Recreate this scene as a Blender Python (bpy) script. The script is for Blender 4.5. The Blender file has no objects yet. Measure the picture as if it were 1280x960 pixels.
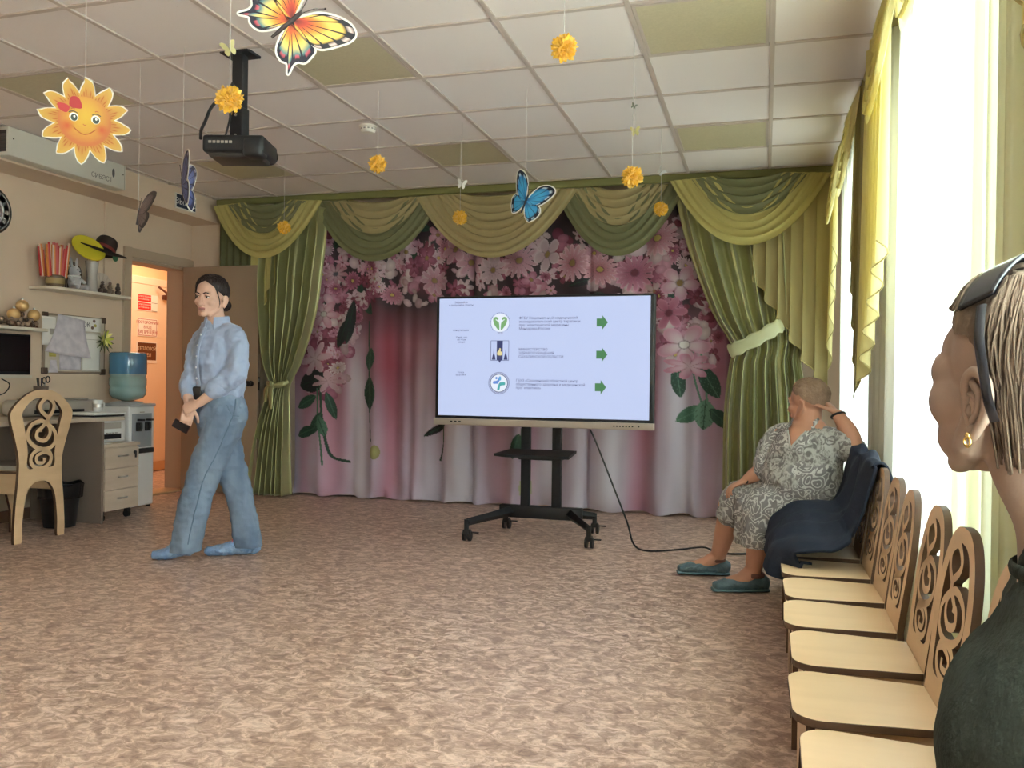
import bpy, bmesh, math, random
import numpy as np
from mathutils import Vector, Matrix, noise
PI = math.pi
sc = bpy.context.scene
COL = sc.collection

# ------------------------------------------------------------------ camera
F, YAW, PITCH, ROLL, CH = 1060.0, 0.2900686, -0.0020197, 0.0140672, 1.045
def cam_axes():
    cy, sy = math.cos(YAW), math.sin(YAW)
    fw = Vector((-sy, cy, 0)); rt = Vector((cy, sy, 0)); up = Vector((0, 0, 1))
    cp, sp = math.cos(PITCH), math.sin(PITCH)
    f2 = fw*cp + up*sp; u2 = up*cp - fw*sp
    cr, sr = math.cos(ROLL), math.sin(ROLL)
    return rt*cr + u2*sr, u2*cr - rt*sr, f2
RT, UP, FW = cam_axes()
cd = bpy.data.cameras.new('camera'); cam = bpy.data.objects.new('camera', cd); COL.objects.link(cam)
cam.matrix_world = Matrix(((RT.x, UP.x, -FW.x, 0), (RT.y, UP.y, -FW.y, 0), (RT.z, UP.z, -FW.z, CH), (0, 0, 0, 1)))
cd.sensor_width = 36; cd.lens = 36*F/1280; cd.clip_start = 0.05
sc.camera = cam

# ------------------------------------------------------------------ sky, lights, exposure
sc.view_settings.view_transform = 'Standard'; sc.view_settings.look = 'None'
sc.view_settings.gamma = 1.0; sc.view_settings.exposure = 1.02
sc.view_settings.use_curve_mapping = False
w = bpy.data.worlds.new('sky'); sc.world = w; w.use_nodes = True
w.node_tree.nodes['Background'].inputs[0].default_value = (0.80, 0.91, 1.0, 1)
w.node_tree.nodes['Background'].inputs[1].default_value = 1.1
sc.cycles.use_denoising = True
sc.cycles.max_bounces = 14; sc.cycles.diffuse_bounces = 6; sc.cycles.transparent_max_bounces = 16
sc.cycles.sample_clamp_indirect = 6.0
WINDOWS = [(4.95, 6.5), (2.25, 3.95), (-0.75, 1.15), (-3.2, -1.5)]     # y extents of the four windows on the right wall
SILL, HEAD = 0.50, 2.45
def area(name, loc, rot, sx, sy, power, color):
    l = bpy.data.lights.new(name, 'AREA'); l.shape = 'RECTANGLE'; l.size = sx; l.size_y = sy
    l.energy = power; l.color = color
    o = bpy.data.objects.new(name, l); o.location = loc; o.rotation_euler = rot; COL.objects.link(o); return o
DAY = [56, 105, 540, 40]
for (a, b), e in zip(WINDOWS, DAY):      # daylight that comes in at each window, outside the glass
    area('window_daylight', (1.25, (a+b)/2, (SILL+HEAD)/2+0.25), (0, PI/2-0.12, 0), HEAD-SILL, b-a, e, (0.80, 0.91, 1.0))
# ------------------------------------------------------------------ helpers
def lin(c):
    c = c/255.0
    return c/12.92 if c <= 0.04045 else ((c+0.055)/1.055)**2.4
def rgb(r, g, b): return (lin(r), lin(g), lin(b), 1)
MATS = {}
def mat(name, c, rough=0.6, metal=0.0, spec=0.5, var=None, bump=None, sheen=0.0, trans=0.0, emit=None, estr=0.0, alpha=None, coat=0.0):
    """c: sRGB 0..255; var=(scale, other colour, stretch) blotches; bump=(scale, strength); trans = share of translucency; alpha = share of clear"""
    m = bpy.data.materials.new(name); m.use_nodes = True; MATS[name] = m
    nt = m.node_tree; N = nt.nodes; Lk = nt.links; p = N['Principled BSDF']; out = N['Material Output']
    p.inputs['Base Color'].default_value = rgb(*c); p.inputs['Roughness'].default_value = rough
    p.inputs['Metallic'].default_value = metal; p.inputs['Specular IOR Level'].default_value = spec
    if sheen: p.inputs['Sheen Weight'].default_value = sheen
    if coat: p.inputs['Coat Weight'].default_value = coat
    tc = N.new('ShaderNodeTexCoord')
    colsock = None
    if var:
        mp = N.new('ShaderNodeMapping'); mp.inputs['Scale'].default_value = var[2] if len(var) > 2 else (1, 1, 1)
        Lk.new(tc.outputs['Object'], mp.inputs[0])
        nz = N.new('ShaderNodeTexNoise'); nz.inputs['Scale'].default_value = var[0]; nz.inputs['Detail'].default_value = 5
        Lk.new(mp.outputs[0], nz.inputs['Vector'])
        rp = N.new('ShaderNodeValToRGB'); rp.color_ramp.elements[0].position = 0.35; rp.color_ramp.elements[1].position = 0.68
        rp.color_ramp.elements[0].color = rgb(*c); rp.color_ramp.elements[1].color = rgb(*var[1])
        Lk.new(nz.outputs[0], rp.inputs[0]); Lk.new(rp.outputs[0], p.inputs['Base Color']); colsock = rp.outputs[0]
    if bump:
        nb = N.new('ShaderNodeTexNoise'); nb.inputs['Scale'].default_value = bump[0]; nb.inputs['Detail'].default_value = 4
        mb = N.new('ShaderNodeMapping'); mb.inputs['Scale'].default_value = bump[2] if len(bump) > 2 else (1, 1, 1)
        Lk.new(tc.outputs['Object'], mb.inputs[0]); Lk.new(mb.outputs[0], nb.inputs['Vector'])
        bn = N.new('ShaderNodeBump'); bn.inputs['Strength'].default_value = bump[1]; bn.inputs['Distance'].default_value = 0.02
        Lk.new(nb.outputs[0], bn.inputs['Height']); Lk.new(bn.outputs[0], p.inputs['Normal'])
    if emit:
        p.inputs['Emission Color'].default_value = rgb(*emit); p.inputs['Emission Strength'].default_value = estr
    last = p.outputs[0]
    if trans:
        t = N.new('ShaderNodeBsdfTranslucent'); t.inputs[0].default_value = rgb(*c)
        if colsock: Lk.new(colsock, t.inputs[0])
        mx = N.new('ShaderNodeMixShader'); mx.inputs[0].default_value = trans
        Lk.new(last, mx.inputs[1]); Lk.new(t.outputs[0], mx.inputs[2]); last = mx.outputs[0]
    if alpha:
        t = N.new('ShaderNodeBsdfTransparent')
        mx = N.new('ShaderNodeMixShader'); mx.inputs[0].default_value = alpha
        Lk.new(last, mx.inputs[1]); Lk.new(t.outputs[0], mx.inputs[2]); last = mx.outputs[0]
    if last is not p.outputs[0]: Lk.new(last, out.inputs[0])
    return m
def vmat(name, rough=0.7, spec=0.3, trans=0.0):
    """printed surface: colour from the mesh's own colour attribute 'print'"""
    m = mat(name, (200, 200, 200), rough, spec=spec)
    nt = m.node_tree; a = nt.nodes.new('ShaderNodeAttribute'); a.attribute_name = 'print'
    nt.links.new(a.outputs[0], nt.nodes['Principled BSDF'].inputs['Base Color'])
    if trans:
        p = nt.nodes['Principled BSDF']; t = nt.nodes.new('ShaderNodeBsdfTranslucent'); nt.links.new(a.outputs[0], t.inputs[0])
        mx = nt.nodes.new('ShaderNodeMixShader'); mx.inputs[0].default_value = trans
        nt.links.new(p.outputs[0], mx.inputs[1]); nt.links.new(t.outputs[0], mx.inputs[2])
        nt.links.new(mx.outputs[0], nt.nodes['Material Output'].inputs[0])
    return m

def spline(P, n):
    """Catmull-Rom through control tuples of any length, n samples per segment"""
    P = [np.array(p, float) for p in P]; out = []
    for i in range(len(P)-1):
        p0 = P[i-1] if i else 2*P[0]-P[1]; p1 = P[i]; p2 = P[i+1]; p3 = P[i+2] if i+2 < len(P) else 2*P[-1]-P[-2]
        for k in range(n):
            t = k/n
            out.append(0.5*((2*p1)+(-p0+p2)*t+(2*p0-5*p1+4*p2-p3)*t*t+(-p0+3*p1-3*p2+p3)*t**3))
    out.append(P[-1]); return out
def closed_spline(P, n):
    P = [np.array(p, float) for p in P]; m = len(P); out = []
    for i in range(m):
        p0, p1, p2, p3 = P[i-1], P[i], P[(i+1) % m], P[(i+2) % m]
        for k in range(n):
            t = k/n
            out.append(0.5*((2*p1)+(-p0+p2)*t+(2*p0-5*p1+4*p2-p3)*t*t+(-p0+3*p1-3*p2+p3)*t**3))
    return out
def tab(x, xs, ys): return float(np.interp(x, xs, ys))

class MB:
    def __init__(s): s.v = []; s.f = []; s.m = []; s.c = None
    def add(s, vs, fs, mi=0):
        o = len(s.v); s.v += [tuple(map(float, p)) for p in vs]; s.f += [tuple(i+o for i in f) for f in fs]; s.m += [mi]*len(fs); return s
    def box(s, c, d, mi=0, rz=0, M=None):
        x, y, z = d[0]/2, d[1]/2, d[2]/2
        vs = [Vector((a*x, b*y, e*z)) for a in (-1, 1) for b in (-1, 1) for e in (-1, 1)]
        R = M if M else Matrix.Rotation(rz, 3, 'Z')
        vs = [R @ p + Vector(c) for p in vs]
        return s.add(vs, [(0, 1, 3, 2), (4, 6, 7, 5), (0, 4, 5, 1), (2, 3, 7, 6), (0, 2, 6, 4), (1, 5, 7, 3)], mi)
    def rbox(s, c, d, r, mi=0, M=None, seg=3):
        """box with all edges rounded (superellipsoid-free: bevelled bmesh)"""
        bm = bmesh.new(); bmesh.ops.create_cube(bm, size=1)
        bmesh.ops.scale(bm, vec=d, verts=bm.verts)
        bmesh.ops.bevel(bm, geom=bm.edges[:], offset=r, segments=seg, affect='EDGES', profile=0.5)
        R = M if M else Matrix.Identity(3)
        bm.verts.index_update()
        s.add([R @ v.co + Vector(c) for v in bm.verts], [[v.index for v in f.verts] for f in bm.faces], mi); bm.free(); return s
    def cyl(s, p0, p1, r0, r1=None, n=16, mi=0, cap=True):
        return s.tube([p0, p1], [r0, r0 if r1 is None else r1], n, mi, cap)
    def tube(s, P, R, n=10, mi=0, cap=True, side=None, round_=False):
        """swept tube; R: number, list of numbers or list of (a, b) half axes, a along side"""
        P = [Vector(p) for p in P]
        if not isinstance(R, list): R = [R]*len(P)
        R = [(r, r) if not isinstance(r, (tuple, list, np.ndarray)) else tuple(r) for r in R]
        if round_:
            def endcap(p, d, r):
                q = []
                m_ = max(min(r), 1e-4)
                for k in (0.92, 0.7, 0.4): q.append((p+d*m_*k*1.0, tuple(a*math.sqrt(1-k*k) for a in r)))
                return q
            t0 = (P[0]-P[1]).normalized(); t1 = (P[-1]-P[-2]).normalized()
            A = endcap(P[0], t0, R[0]); B = endcap(P[-1], t1, R[-1])[::-1]
            P = [a[0] for a in A]+P+[b[0] for b in B]; R = [a[1] for a in A]+R+[b[1] for b in B]
        vs = []; prev = None
        for i, p in enumerate(P):
            t = (P[min(i+1, len(P)-1)]-P[max(i-1, 0)])
            t = t.normalized() if t.length > 1e-9 else Vector((0, 0, 1))
            if prev is None:
                a = Vector(side) if side is not None else (Vector((0, 0, 1)) if abs(t.z) < 0.9 else Vector((1, 0, 0)))
            else: a = Vector(side) if side is not None else prev
            a = (a-t*a.dot(t))
            a = a.normalized() if a.length > 1e-6 else t.orthogonal().normalized()
            prev = a; b = t.cross(a)
            for k in range(n):
                q = 2*PI*k/n
                vs.append(p+a*R[i][0]*math.cos(q)+b*R[i][1]*math.sin(q))
        fs = [(i*n+k, i*n+(k+1) % n, (i+1)*n+(k+1) % n, (i+1)*n+k) for i in range(len(P)-1) for k in range(n)]
        if cap: fs += [tuple(range(n))[::-1], tuple((len(P)-1)*n+k for k in range(n))]
        return s.add(vs, fs, mi)
    def lathe(s, prof, n=24, c=(0, 0, 0), mi=0, M=None):
        """prof [(r, z)...]; ends closed"""
        vs = []; R = M if M else Matrix.Identity(3)
        for r, z in prof:
            for k in range(n):
                vs.append(R @ Vector((r*math.cos(2*PI*k/n), r*math.sin(2*PI*k/n), z))+Vector(c))
        fs = [(i*n+k, i*n+(k+1) % n, (i+1)*n+(k+1) % n, (i+1)*n+k) for i in range(len(prof)-1) for k in range(n)]
        if prof[0][0] > 1e-6: fs.append(tuple(range(n))[::-1])
        if prof[-1][0] > 1e-6: fs.append(tuple((len(prof)-1)*n+k for k in range(n)))
        return s.add(vs, fs, mi)
    def ell(s, c, r, n=16, m=10, mi=0, M=None):
        R = M if M else Matrix.Identity(3); vs = []
        for i in range(m+1):
            a = -PI/2+PI*i/m
            for k in range(n):
                b = 2*PI*k/n
                vs.append(R @ Vector((r[0]*math.cos(a)*math.cos(b), r[1]*math.cos(a)*math.sin(b), r[2]*math.sin(a)))+Vector(c))
        return s.add(vs, [(i*n+k, i*n+(k+1) % n, (i+1)*n+(k+1) % n, (i+1)*n+k) for i in range(m) for k in range(n)], mi)
    def prism(s, poly, fn, t0, t1, mi=0, side_mi=None):
        """poly: 2D outline; fn(u, v, t) -> 3D; a slab between t0 and t1"""
        n = len(poly)
        s.add([fn(p[0], p[1], t0) for p in poly]+[fn(p[0], p[1], t1) for p in poly], [tuple(range(n))[::-1], tuple(range(n, 2*n))], mi)
        o = len(s.v)-2*n; q = [(o+i, o+(i+1) % n, o+n+(i+1) % n, o+n+i) for i in range(n)]
        s.f += q; s.m += [mi if side_mi is None else side_mi]*n; return s
    def grid(s, fn, nu, nv, mi=0):
        vs = [fn(i/nu, j/nv) for j in range(nv+1) for i in range(nu+1)]
        return s.add(vs, [(j*(nu+1)+i, j*(nu+1)+i+1, (j+1)*(nu+1)+i+1, (j+1)*(nu+1)+i) for j in range(nv) for i in range(nu)], mi)
    def mesh(s, name, mats, smooth=True, angle=40, merge=True):
        me = bpy.data.meshes.new(name); me.from_pydata(s.v, [], s.f)
        for m in (mats if isinstance(mats, (list, tuple)) else [mats]): me.materials.append(m)
        me.polygons.foreach_set('material_index', s.m)
        if s.c is not None:
            at_ = me.color_attributes.new('print', 'FLOAT_COLOR', 'POINT')
            at_.data.foreach_set('color', np.asarray(s.c, dtype=np.float32).ravel())
        bm = bmesh.new(); bm.from_mesh(me)
        if merge: bmesh.ops.remove_doubles(bm, verts=bm.verts, dist=1e-6)
        bmesh.ops.recalc_face_normals(bm, faces=bm.faces); bm.to_mesh(me); bm.free()
        if smooth:
            me.polygons.foreach_set('use_smooth', [True]*len(me.polygons))
            if angle: me.set_sharp_from_angle(angle=math.radians(angle))
        me.update(); return me
    def build(s, name, mats, parent=None, smooth=True, angle=40, bevel=0, solid=0, sub=0, merge=True):
        return link(name, s.mesh(name, mats, smooth, angle, merge), parent, bevel, solid, sub)
def link(name, me, parent=None, bevel=0, solid=0, sub=0):
    o = bpy.data.objects.new(name, me); COL.objects.link(o)
    if parent is not None: o.parent = parent
    if sub: md = o.modifiers.new('sub', 'SUBSURF'); md.levels = sub; md.render_levels = sub
    if solid: md = o.modifiers.new('solid', 'SOLIDIFY'); md.thickness = solid; md.offset = 0
    if bevel: md = o.modifiers.new('bevel', 'BEVEL'); md.width = bevel; md.segments = 2; md.limit_method = 'ANGLE'
    return o
def baked(o, keep_mats=True):
    """apply the modifiers of o into a plain mesh"""
    dg = bpy.context.evaluated_depsgraph_get(); dg.update()
    me = bpy.data.meshes.new_from_object(o.evaluated_get(dg)); o.modifiers.clear(); old = o.data; o.data = me
    return o
def fuse(mb, name, m, parent=None, voxel=0.008, it=6, fac=0.5, dec=0):
    """melt overlapping closed pieces into one continuous skin"""
    me = mb.mesh(name, m, False, 0)
    o = link(name, me, None)
    md = o.modifiers.new('r', 'REMESH'); md.mode = 'VOXEL'; md.voxel_size = voxel; md.use_smooth_shade = True
    if it: sm = o.modifiers.new('s', 'SMOOTH'); sm.iterations = it; sm.factor = fac
    baked(o); o.data.materials.clear()
    for q in (m if isinstance(m, (list, tuple)) else [m]): o.data.materials.append(q)
    o.data.polygons.foreach_set('use_smooth', [True]*len(o.data.polygons))
    if parent is not None: o.parent = parent
    return o
def thing(name, label, cat, loc=(0, 0, 0), rz=0, group=None):
    o = bpy.data.objects.new(name, None); COL.objects.link(o); o.location = loc; o.rotation_euler = (0, 0, rz)
    o.empty_display_size = 0.05
    return tag(o, label, cat, group)
def tag(o, label, cat, group=None):
    o['label'] = label; o['category'] = cat
    if group: o['group'] = group
    return o
def struct(o): o['kind'] = 'structure'; return o
def copy_tree(root, loc=None, rz=None, label=None):
    r = root.copy(); COL.objects.link(r)
    if loc is not None: r.location = loc
    if rz is not None: r.rotation_euler = (0, 0, rz)
    if label: r['label'] = label
    for ch in list(root.children):
        c = ch.copy(); COL.objects.link(c); c.parent = r
        for g in list(ch.children):
            d = g.copy(); COL.objects.link(d); d.parent = c
    return r
def plate(name, outer, holes, thick, m, parent=None, fn=None, edge=None, res=None):
    """flat board cut from outer with holes (2D outlines); fn maps (u, v, t) to 3D"""
    cu = bpy.data.curves.new(name, 'CURVE'); cu.dimensions = '2D'; cu.fill_mode = 'BOTH'; cu.extrude = thick/2
    for poly in [outer]+list(holes):
        sp = cu.splines.new('POLY'); sp.points.add(len(poly)-1); sp.use_cyclic_u = True
        for k, p in enumerate(poly): sp.points[k].co = (float(p[0]), float(p[1]), 0, 1)
    t = bpy.data.objects.new('t', cu); COL.objects.link(t)
    dg = bpy.context.evaluated_depsgraph_get(); dg.update()
    me = bpy.data.meshes.new_from_object(t.evaluated_get(dg)); bpy.data.objects.remove(t)
    me.materials.clear(); me.materials.append(m)
    if edge:
        me.materials.append(edge)
        for p in me.polygons: p.material_index = 0 if abs(p.normal.z) > 0.5 else 1
    for p in me.polygons: p.use_smooth = False
    if fn:
        for v in me.vertices: v.co = Vector(fn(v.co.x, v.co.y, v.co.z))
    me.update()
    return link(name, me, parent) if parent is not False else me
def text(name, s, size, m, parent, M, ext=0.0004, align='LEFT', sx=1.0, shear=0):
    """flat lettering; M places its (right, up, out) frame"""
    cu = bpy.data.curves.new(name, 'FONT'); cu.body = s; cu.size = size; cu.extrude = ext; cu.align_x = align; cu.resolution_u = 3
    cu.space_line = 1.05
    t = bpy.data.objects.new('t', cu); COL.objects.link(t)
    dg = bpy.context.evaluated_depsgraph_get(); dg.update()
    me = bpy.data.meshes.new_from_object(t.evaluated_get(dg)); bpy.data.objects.remove(t)
    me.materials.clear(); me.materials.append(m)
    me.transform(M @ Matrix.Diagonal((sx, 1, 1, 1)))
    return link(name, me, parent)
def frame(o, right, up):
    """4x4 frame at o with the given right and up axes"""
    r = Vector(right).normalized(); u = Vector(up).normalized(); n = r.cross(u)
    return Matrix(((r.x, u.x, n.x, o[0]), (r.y, u.y, n.y, o[1]), (r.z, u.z, n.z, o[2]), (0, 0, 0, 1)))
rng = random.Random(7)
# ================================================================== materials of the room
M_wall = mat('wall_paint', (216, 193, 169), 0.75, var=(1.2, (209, 186, 163)), bump=(60, 0.04))
M_white = mat('white_paint', (226, 220, 208), 0.5)
M_trimw = mat('casing_paint', (180, 160, 138), 0.55)
M_tile = mat('ceiling_tile', (226, 220, 217), 0.9, spec=0.1)
def tile_nodes(m):
    nt = m.node_tree; N = nt.nodes; L = nt.links; p = N['Principled BSDF']
    tc = N.new('ShaderNodeTexCoord')
    v = N.new('ShaderNodeTexVoronoi'); v.inputs['Scale'].default_value = 42; v.inputs['Randomness'].default_value = 1
    L.new(tc.outputs['Object'], v.inputs['Vector'])
    n = N.new('ShaderNodeTexNoise'); n.inputs['Scale'].default_value = 14; n.inputs['Detail'].default_value = 3; L.new(tc.outputs['Object'], n.inputs['Vector'])
    add = N.new('ShaderNodeMath'); add.operation = 'MULTIPLY_ADD'; add.inputs[1].default_value = 0.16; add.inputs[2].default_value = -0.03
    L.new(n.outputs[0], add.inputs[0])
    cmp_ = N.new('ShaderNodeMath'); cmp_.operation = 'LESS_THAN'; L.new(v.outputs['Distance'], cmp_.inputs[0]); L.new(add.outputs[0], cmp_.inputs[1])
    mx = N.new('ShaderNodeMixRGB'); mx.inputs[1].default_value = rgb(228, 220, 216); mx.inputs[2].default_value = rgb(196, 188, 183)
    L.new(cmp_.outputs[0], mx.inputs[0]); L.new(mx.outputs[0], p.inputs['Base Color'])
tile_nodes(M_tile)
M_bar = mat('ceiling_bar', (190, 176, 166), 0.5)
M_diff = mat('lamp_diffuser', (188, 179, 148), 0.35, var=(90, (196, 187, 156)))
M_floor = mat('linoleum', (150, 120, 100), 0.42, spec=0.4)
def floor_nodes(m):
    nt = m.node_tree; N = nt.nodes; L = nt.links; p = N['Principled BSDF']
    tc = N.new('ShaderNodeTexCoord')
    mp = N.new('ShaderNodeMapping'); mp.inputs['Scale'].default_value = (1.0, 1.25, 1); mp.inputs['Rotation'].default_value = (0, 0, 0.2); L.new(tc.outputs['Object'], mp.inputs[0])
    n0 = N.new('ShaderNodeTexNoise'); n0.inputs['Scale'].default_value = 9; n0.inputs['Detail'].default_value = 3
    L.new(mp.outputs[0], n0.inputs['Vector'])
    mm = N.new('ShaderNodeMixRGB'); mm.blend_type = 'ADD'; mm.inputs[0].default_value = 0.14
    L.new(mp.outputs[0], mm.inputs[1]); L.new(n0.outputs['Color'], mm.inputs[2])
    n1 = N.new('ShaderNodeTexNoise'); n1.inputs['Scale'].default_value = 20; n1.inputs['Detail'].default_value = 7; n1.inputs['Roughness'].default_value = 0.68; n1.inputs['Distortion'].default_value = 0.6
    L.new(mm.outputs[0], n1.inputs['Vector'])
    r1 = N.new('ShaderNodeValToRGB'); cr = r1.color_ramp
    cr.elements[0].position = 0.30; cr.elements[0].color = rgb(134, 104, 92)
    cr.elements[1].position = 0.78; cr.elements[1].color = rgb(246, 224, 208)
    for pos, c in ((0.42, (164, 134, 118)), (0.50, (188, 158, 141)), (0.56, (212, 182, 166)), (0.66, (232, 206, 191))):
        e = cr.elements.new(pos); e.color = rgb(*c)
    L.new(n1.outputs[0], r1.inputs[0])
    n2 = N.new('ShaderNodeTexNoise'); n2.inputs['Scale'].default_value = 42; n2.inputs['Detail'].default_value = 5; n2.inputs['Distortion'].default_value = 1.2
    L.new(mm.outputs[0], n2.inputs['Vector'])
    r2 = N.new('ShaderNodeValToRGB'); r2.color_ramp.elements[0].position = 0.36; r2.color_ramp.elements[0].color = (0.55, 0.52, 0.5, 1); r2.color_ramp.elements[1].position = 0.62; r2.color_ramp.elements[1].color = (1, 1, 1, 1)
    L.new(n2.outputs[0], r2.inputs[0])
    mu = N.new('ShaderNodeMixRGB'); mu.blend_type = 'MULTIPLY'; mu.inputs[0].default_value = 0.42
    L.new(r1.outputs[0], mu.inputs[1]); L.new(r2.outputs[0], mu.inputs[2]); L.new(mu.outputs[0], p.inputs['Base Color'])
floor_nodes(M_floor)
M_glass = mat('window_glass', (240, 248, 250), 0.05, spec=0.4, alpha=0.92)
M_hall = mat('hall_paint', (240, 205, 160), 0.7)
M_hdoor = mat('hall_door_paint', (236, 214, 190), 0.45)
M_door = mat('door_leaf_paint', (150, 128, 106), 0.45, var=(3, (144, 122, 100), (1, 1, 0.2)))
M_dark = mat('dark_metal', (40, 34, 32), 0.4, metal=0.6)
M_black = mat('black_plastic', (24, 24, 26), 0.45)
M_blackm = mat('black_powder_coat', (30, 30, 33), 0.5, spec=0.4)

XL, XR, YB, YR, HC = -5.17, 0.62, 6.95, -3.6, 2.68
DY0, DY1, DZ = 5.95, 6.69, 2.06           # doorway in the left wall
# floor, ceiling
b = MB(); b.box((-3.2, 2.7, -0.05), (8.4, 13.2, 0.1)); struct(b.build('floor', M_floor, smooth=False))
b = MB(); b.box(((XL+XR+0.2)/2, 1.68, HC+0.05), (XR-XL+0.2, 10.8, 0.1)); struct(b.build('ceiling', M_tile, smooth=False))
GX = [0.01-0.6*k for k in range(9)]; GY = [0.03+0.6*k for k in range(12)]
b = MB()
for gx in GX: b.box((gx, 3.2, HC-0.002), (0.024, 7.1, 0.012))
for gy in GY:
    if gy < 6.7: b.box(((XL+XR)/2+0.15, gy, HC-0.0015), (XR-XL-0.34, 0.024, 0.011))
struct(b.build('ceiling_grid', M_bar, smooth=False))
# left wall with its doorway, the bulkhead under the ceiling, corner pier
b = MB()
b.box((XL-0.1, (YR+DY0)/2, HC/2), (0.2, DY0-YR, HC)); b.box((XL-0.1, (DY1+YB)/2, HC/2), (0.2, YB-DY1, HC))
b.box((XL-0.1, (DY0+DY1)/2, (DZ+HC)/2), (0.2, DY1-DY0, HC-DZ)); struct(b.build('wall_left', M_wall, smooth=False))
b = MB(); b.box(((XL-4.86)/2, (YR+6.76)/2, (2.47+HC)/2), (-4.86-XL, 6.76-YR, HC-2.47)); struct(b.build('trim_1', M_wall, smooth=False))
b = MB(); b.box(((XL-4.83)/2, 6.855, HC/2), (-4.83-XL, 0.19, HC)); struct(b.build('trim_2', M_wall, smooth=False))
b = MB(); b.box(((XL+XR)/2, YB+0.05, HC/2), (XR-XL+0.4, 0.1, HC)); struct(b.build('wall_back', M_wall, smooth=False))
b = MB(); b.box(((XL+XR)/2, YR-0.05, HC/2), (XR-XL+0.4, 0.1, HC)); struct(b.build('wall_rear', M_wall, smooth=False))
b = MB(); b.box((XL+0.008, (YR+DY0-0.1)/2, 0.04), (0.016, DY0-0.1-YR, 0.08)); struct(b.build('baseboard_left', mat('baseboard_brown', (120, 88, 66), 0.5), smooth=False))
# right wall, windows
b = MB(); T = 0.25; xc = XR+T/2
b.box((xc, (YR+YB)/2, SILL/2), (T, YB-YR, SILL)); b.box((xc, (YR+YB)/2, (HEAD+HC)/2), (T, YB-YR, HC-HEAD))
ys = [YR]+[v for a in WINDOWS[::-1] for v in a]+[YB]
for k in range(0, len(ys), 2): b.box((xc, (ys[k]+ys[k+1])/2, (SILL+HEAD)/2), (T, ys[k+1]-ys[k], HEAD-SILL))
struct(b.build('wall_right', M_wall, smooth=False))
for i, (a, c) in enumerate(WINDOWS):
    b = MB(); xw = XR+0.16; ym = (a+c)/2
    for y in (a+0.035, c-0.035): b.box((xw, y, (SILL+HEAD)/2), (0.07, 0.07, HEAD-SILL))
    for z in (SILL+0.035, HEAD-0.035): b.box((xw, ym, z), (0.07, c-a-0.14, 0.07))
    b.box((xw, ym+0.1, (SILL+HEAD)/2), (0.06, 0.08, HEAD-SILL-0.14))
    o = struct(b.build('window_%d' % (i+1), M_white, smooth=False, bevel=0.006))
    g = MB(); g.box((xw, ym, (SILL+HEAD)/2), (0.006, c-a-0.14, HEAD-SILL-0.14)); g.build('pane', M_glass, o, smooth=False)
    g = MB(); g.rbox((XR+0.03, ym, SILL-0.012), (0.22, c-a+0.06, 0.028), 0.008); g.build('window_sill', M_white, o)
# doorway casing
b = MB(); xq = XL+0.012
b.box((xq, DY0-0.04, DZ/2+0.04), (0.024, 0.08, DZ+0.08)); b.box((xq, DY1+0.035, DZ/2+0.04), (0.024, 0.07, DZ+0.08))
b.box((xq, (DY0+DY1)/2, DZ+0.04), (0.024, DY1-DY0, 0.08))
struct(b.build('trim_3', M_trimw, smooth=False, bevel=0.004))
b = MB()
b.box((XL-0.1, DY0+0.015, DZ/2), (0.19, 0.03, DZ)); b.box((XL-0.1, DY1-0.012, DZ/2), (0.19, 0.024, DZ)); b.box((XL-0.1, (DY0+DY1)/2, DZ-0.012), (0.19, DY1-DY0, 0.024))
struct(b.build('trim_4', M_trimw, smooth=False, bevel=0.003))
b = MB(); b.rbox((XL-0.09, (DY0+DY1)/2, 0.010), (0.22, DY1-DY0-0.06, 0.02), 0.006); struct(b.build('trim_5', mat('threshold_wood', (196, 160, 120), 0.4)))
# open door leaf, hinged at the far jamb
b = MB(); b.box((-4.74, 6.62, 1.035), (0.80, 0.04, 2.05)); dl = struct(b.build('door_1', M_door, smooth=False, bevel=0.003))
h = MB(); hx = -4.405
h.lathe([(0.026, 0), (0.026, 0.006), (0.012, 0.01), (0.010, 0.03), (0.022, 0.036), (0.027, 0.05), (0.024, 0.062), (0.01, 0.068), (0, 0.068)], 20, (hx, 6.60, 1.0), M=Matrix.Rotation(PI/2, 3, 'X'))
h.build('door_knob', M_dark, dl)
h = MB(); h.box((-4.339, 6.62, 1.0), (0.003, 0.026, 0.12)); h.build('latch_plate', M_dark, dl, smooth=False)
h = MB(); h.box((-4.3385, 6.62, 1.03), (0.0034, 0.014, 0.03)); h.build('latch_bolt', mat('steel', (190, 188, 182), 0.3, metal=0.9), dl, smooth=False)
# hall behind the doorway
b = MB(); b.box((-6.61, 7.2, 1.3), (0.1, 4.4, 2.6)); struct(b.build('wall_hall', M_hall, smooth=False))
b = MB(); b.box((-6.0, 9.2, 1.3), (1.4, 0.1, 2.6)); struct(b.build('wall_hall_end', M_hall, smooth=False))
b = MB(); b.box((-6.0, 5.2, 1.3), (1.4, 0.1, 2.6)); struct(b.build('wall_hall_near', M_hall, smooth=False))
b = MB(); b.box((-5.32, 8.1, 1.3), (0.1, 2.2, 2.6)); struct(b.build('wall_hall_side', M_hall, smooth=False))
b = MB(); b.box((-6.0, 7.2, 2.65), (1.6, 4.4, 0.1)); struct(b.build('ceiling_hall', M_hall, smooth=False))
b = MB(); b.box((-6.535, 7.85, 1.04), (0.05, 0.86, 2.04)); d2 = struct(b.build('door_2', M_hdoor, smooth=False, bevel=0.004))
b = MB()
for y in (7.38, 8.32): b.box((-6.54, y, 1.06), (0.07, 0.08, 2.12))
b.box((-6.54, 7.85, 2.10), (0.07, 0.86, 0.08)); b.build('door_frame', M_hdoor, d2, smooth=False, bevel=0.004)
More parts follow.
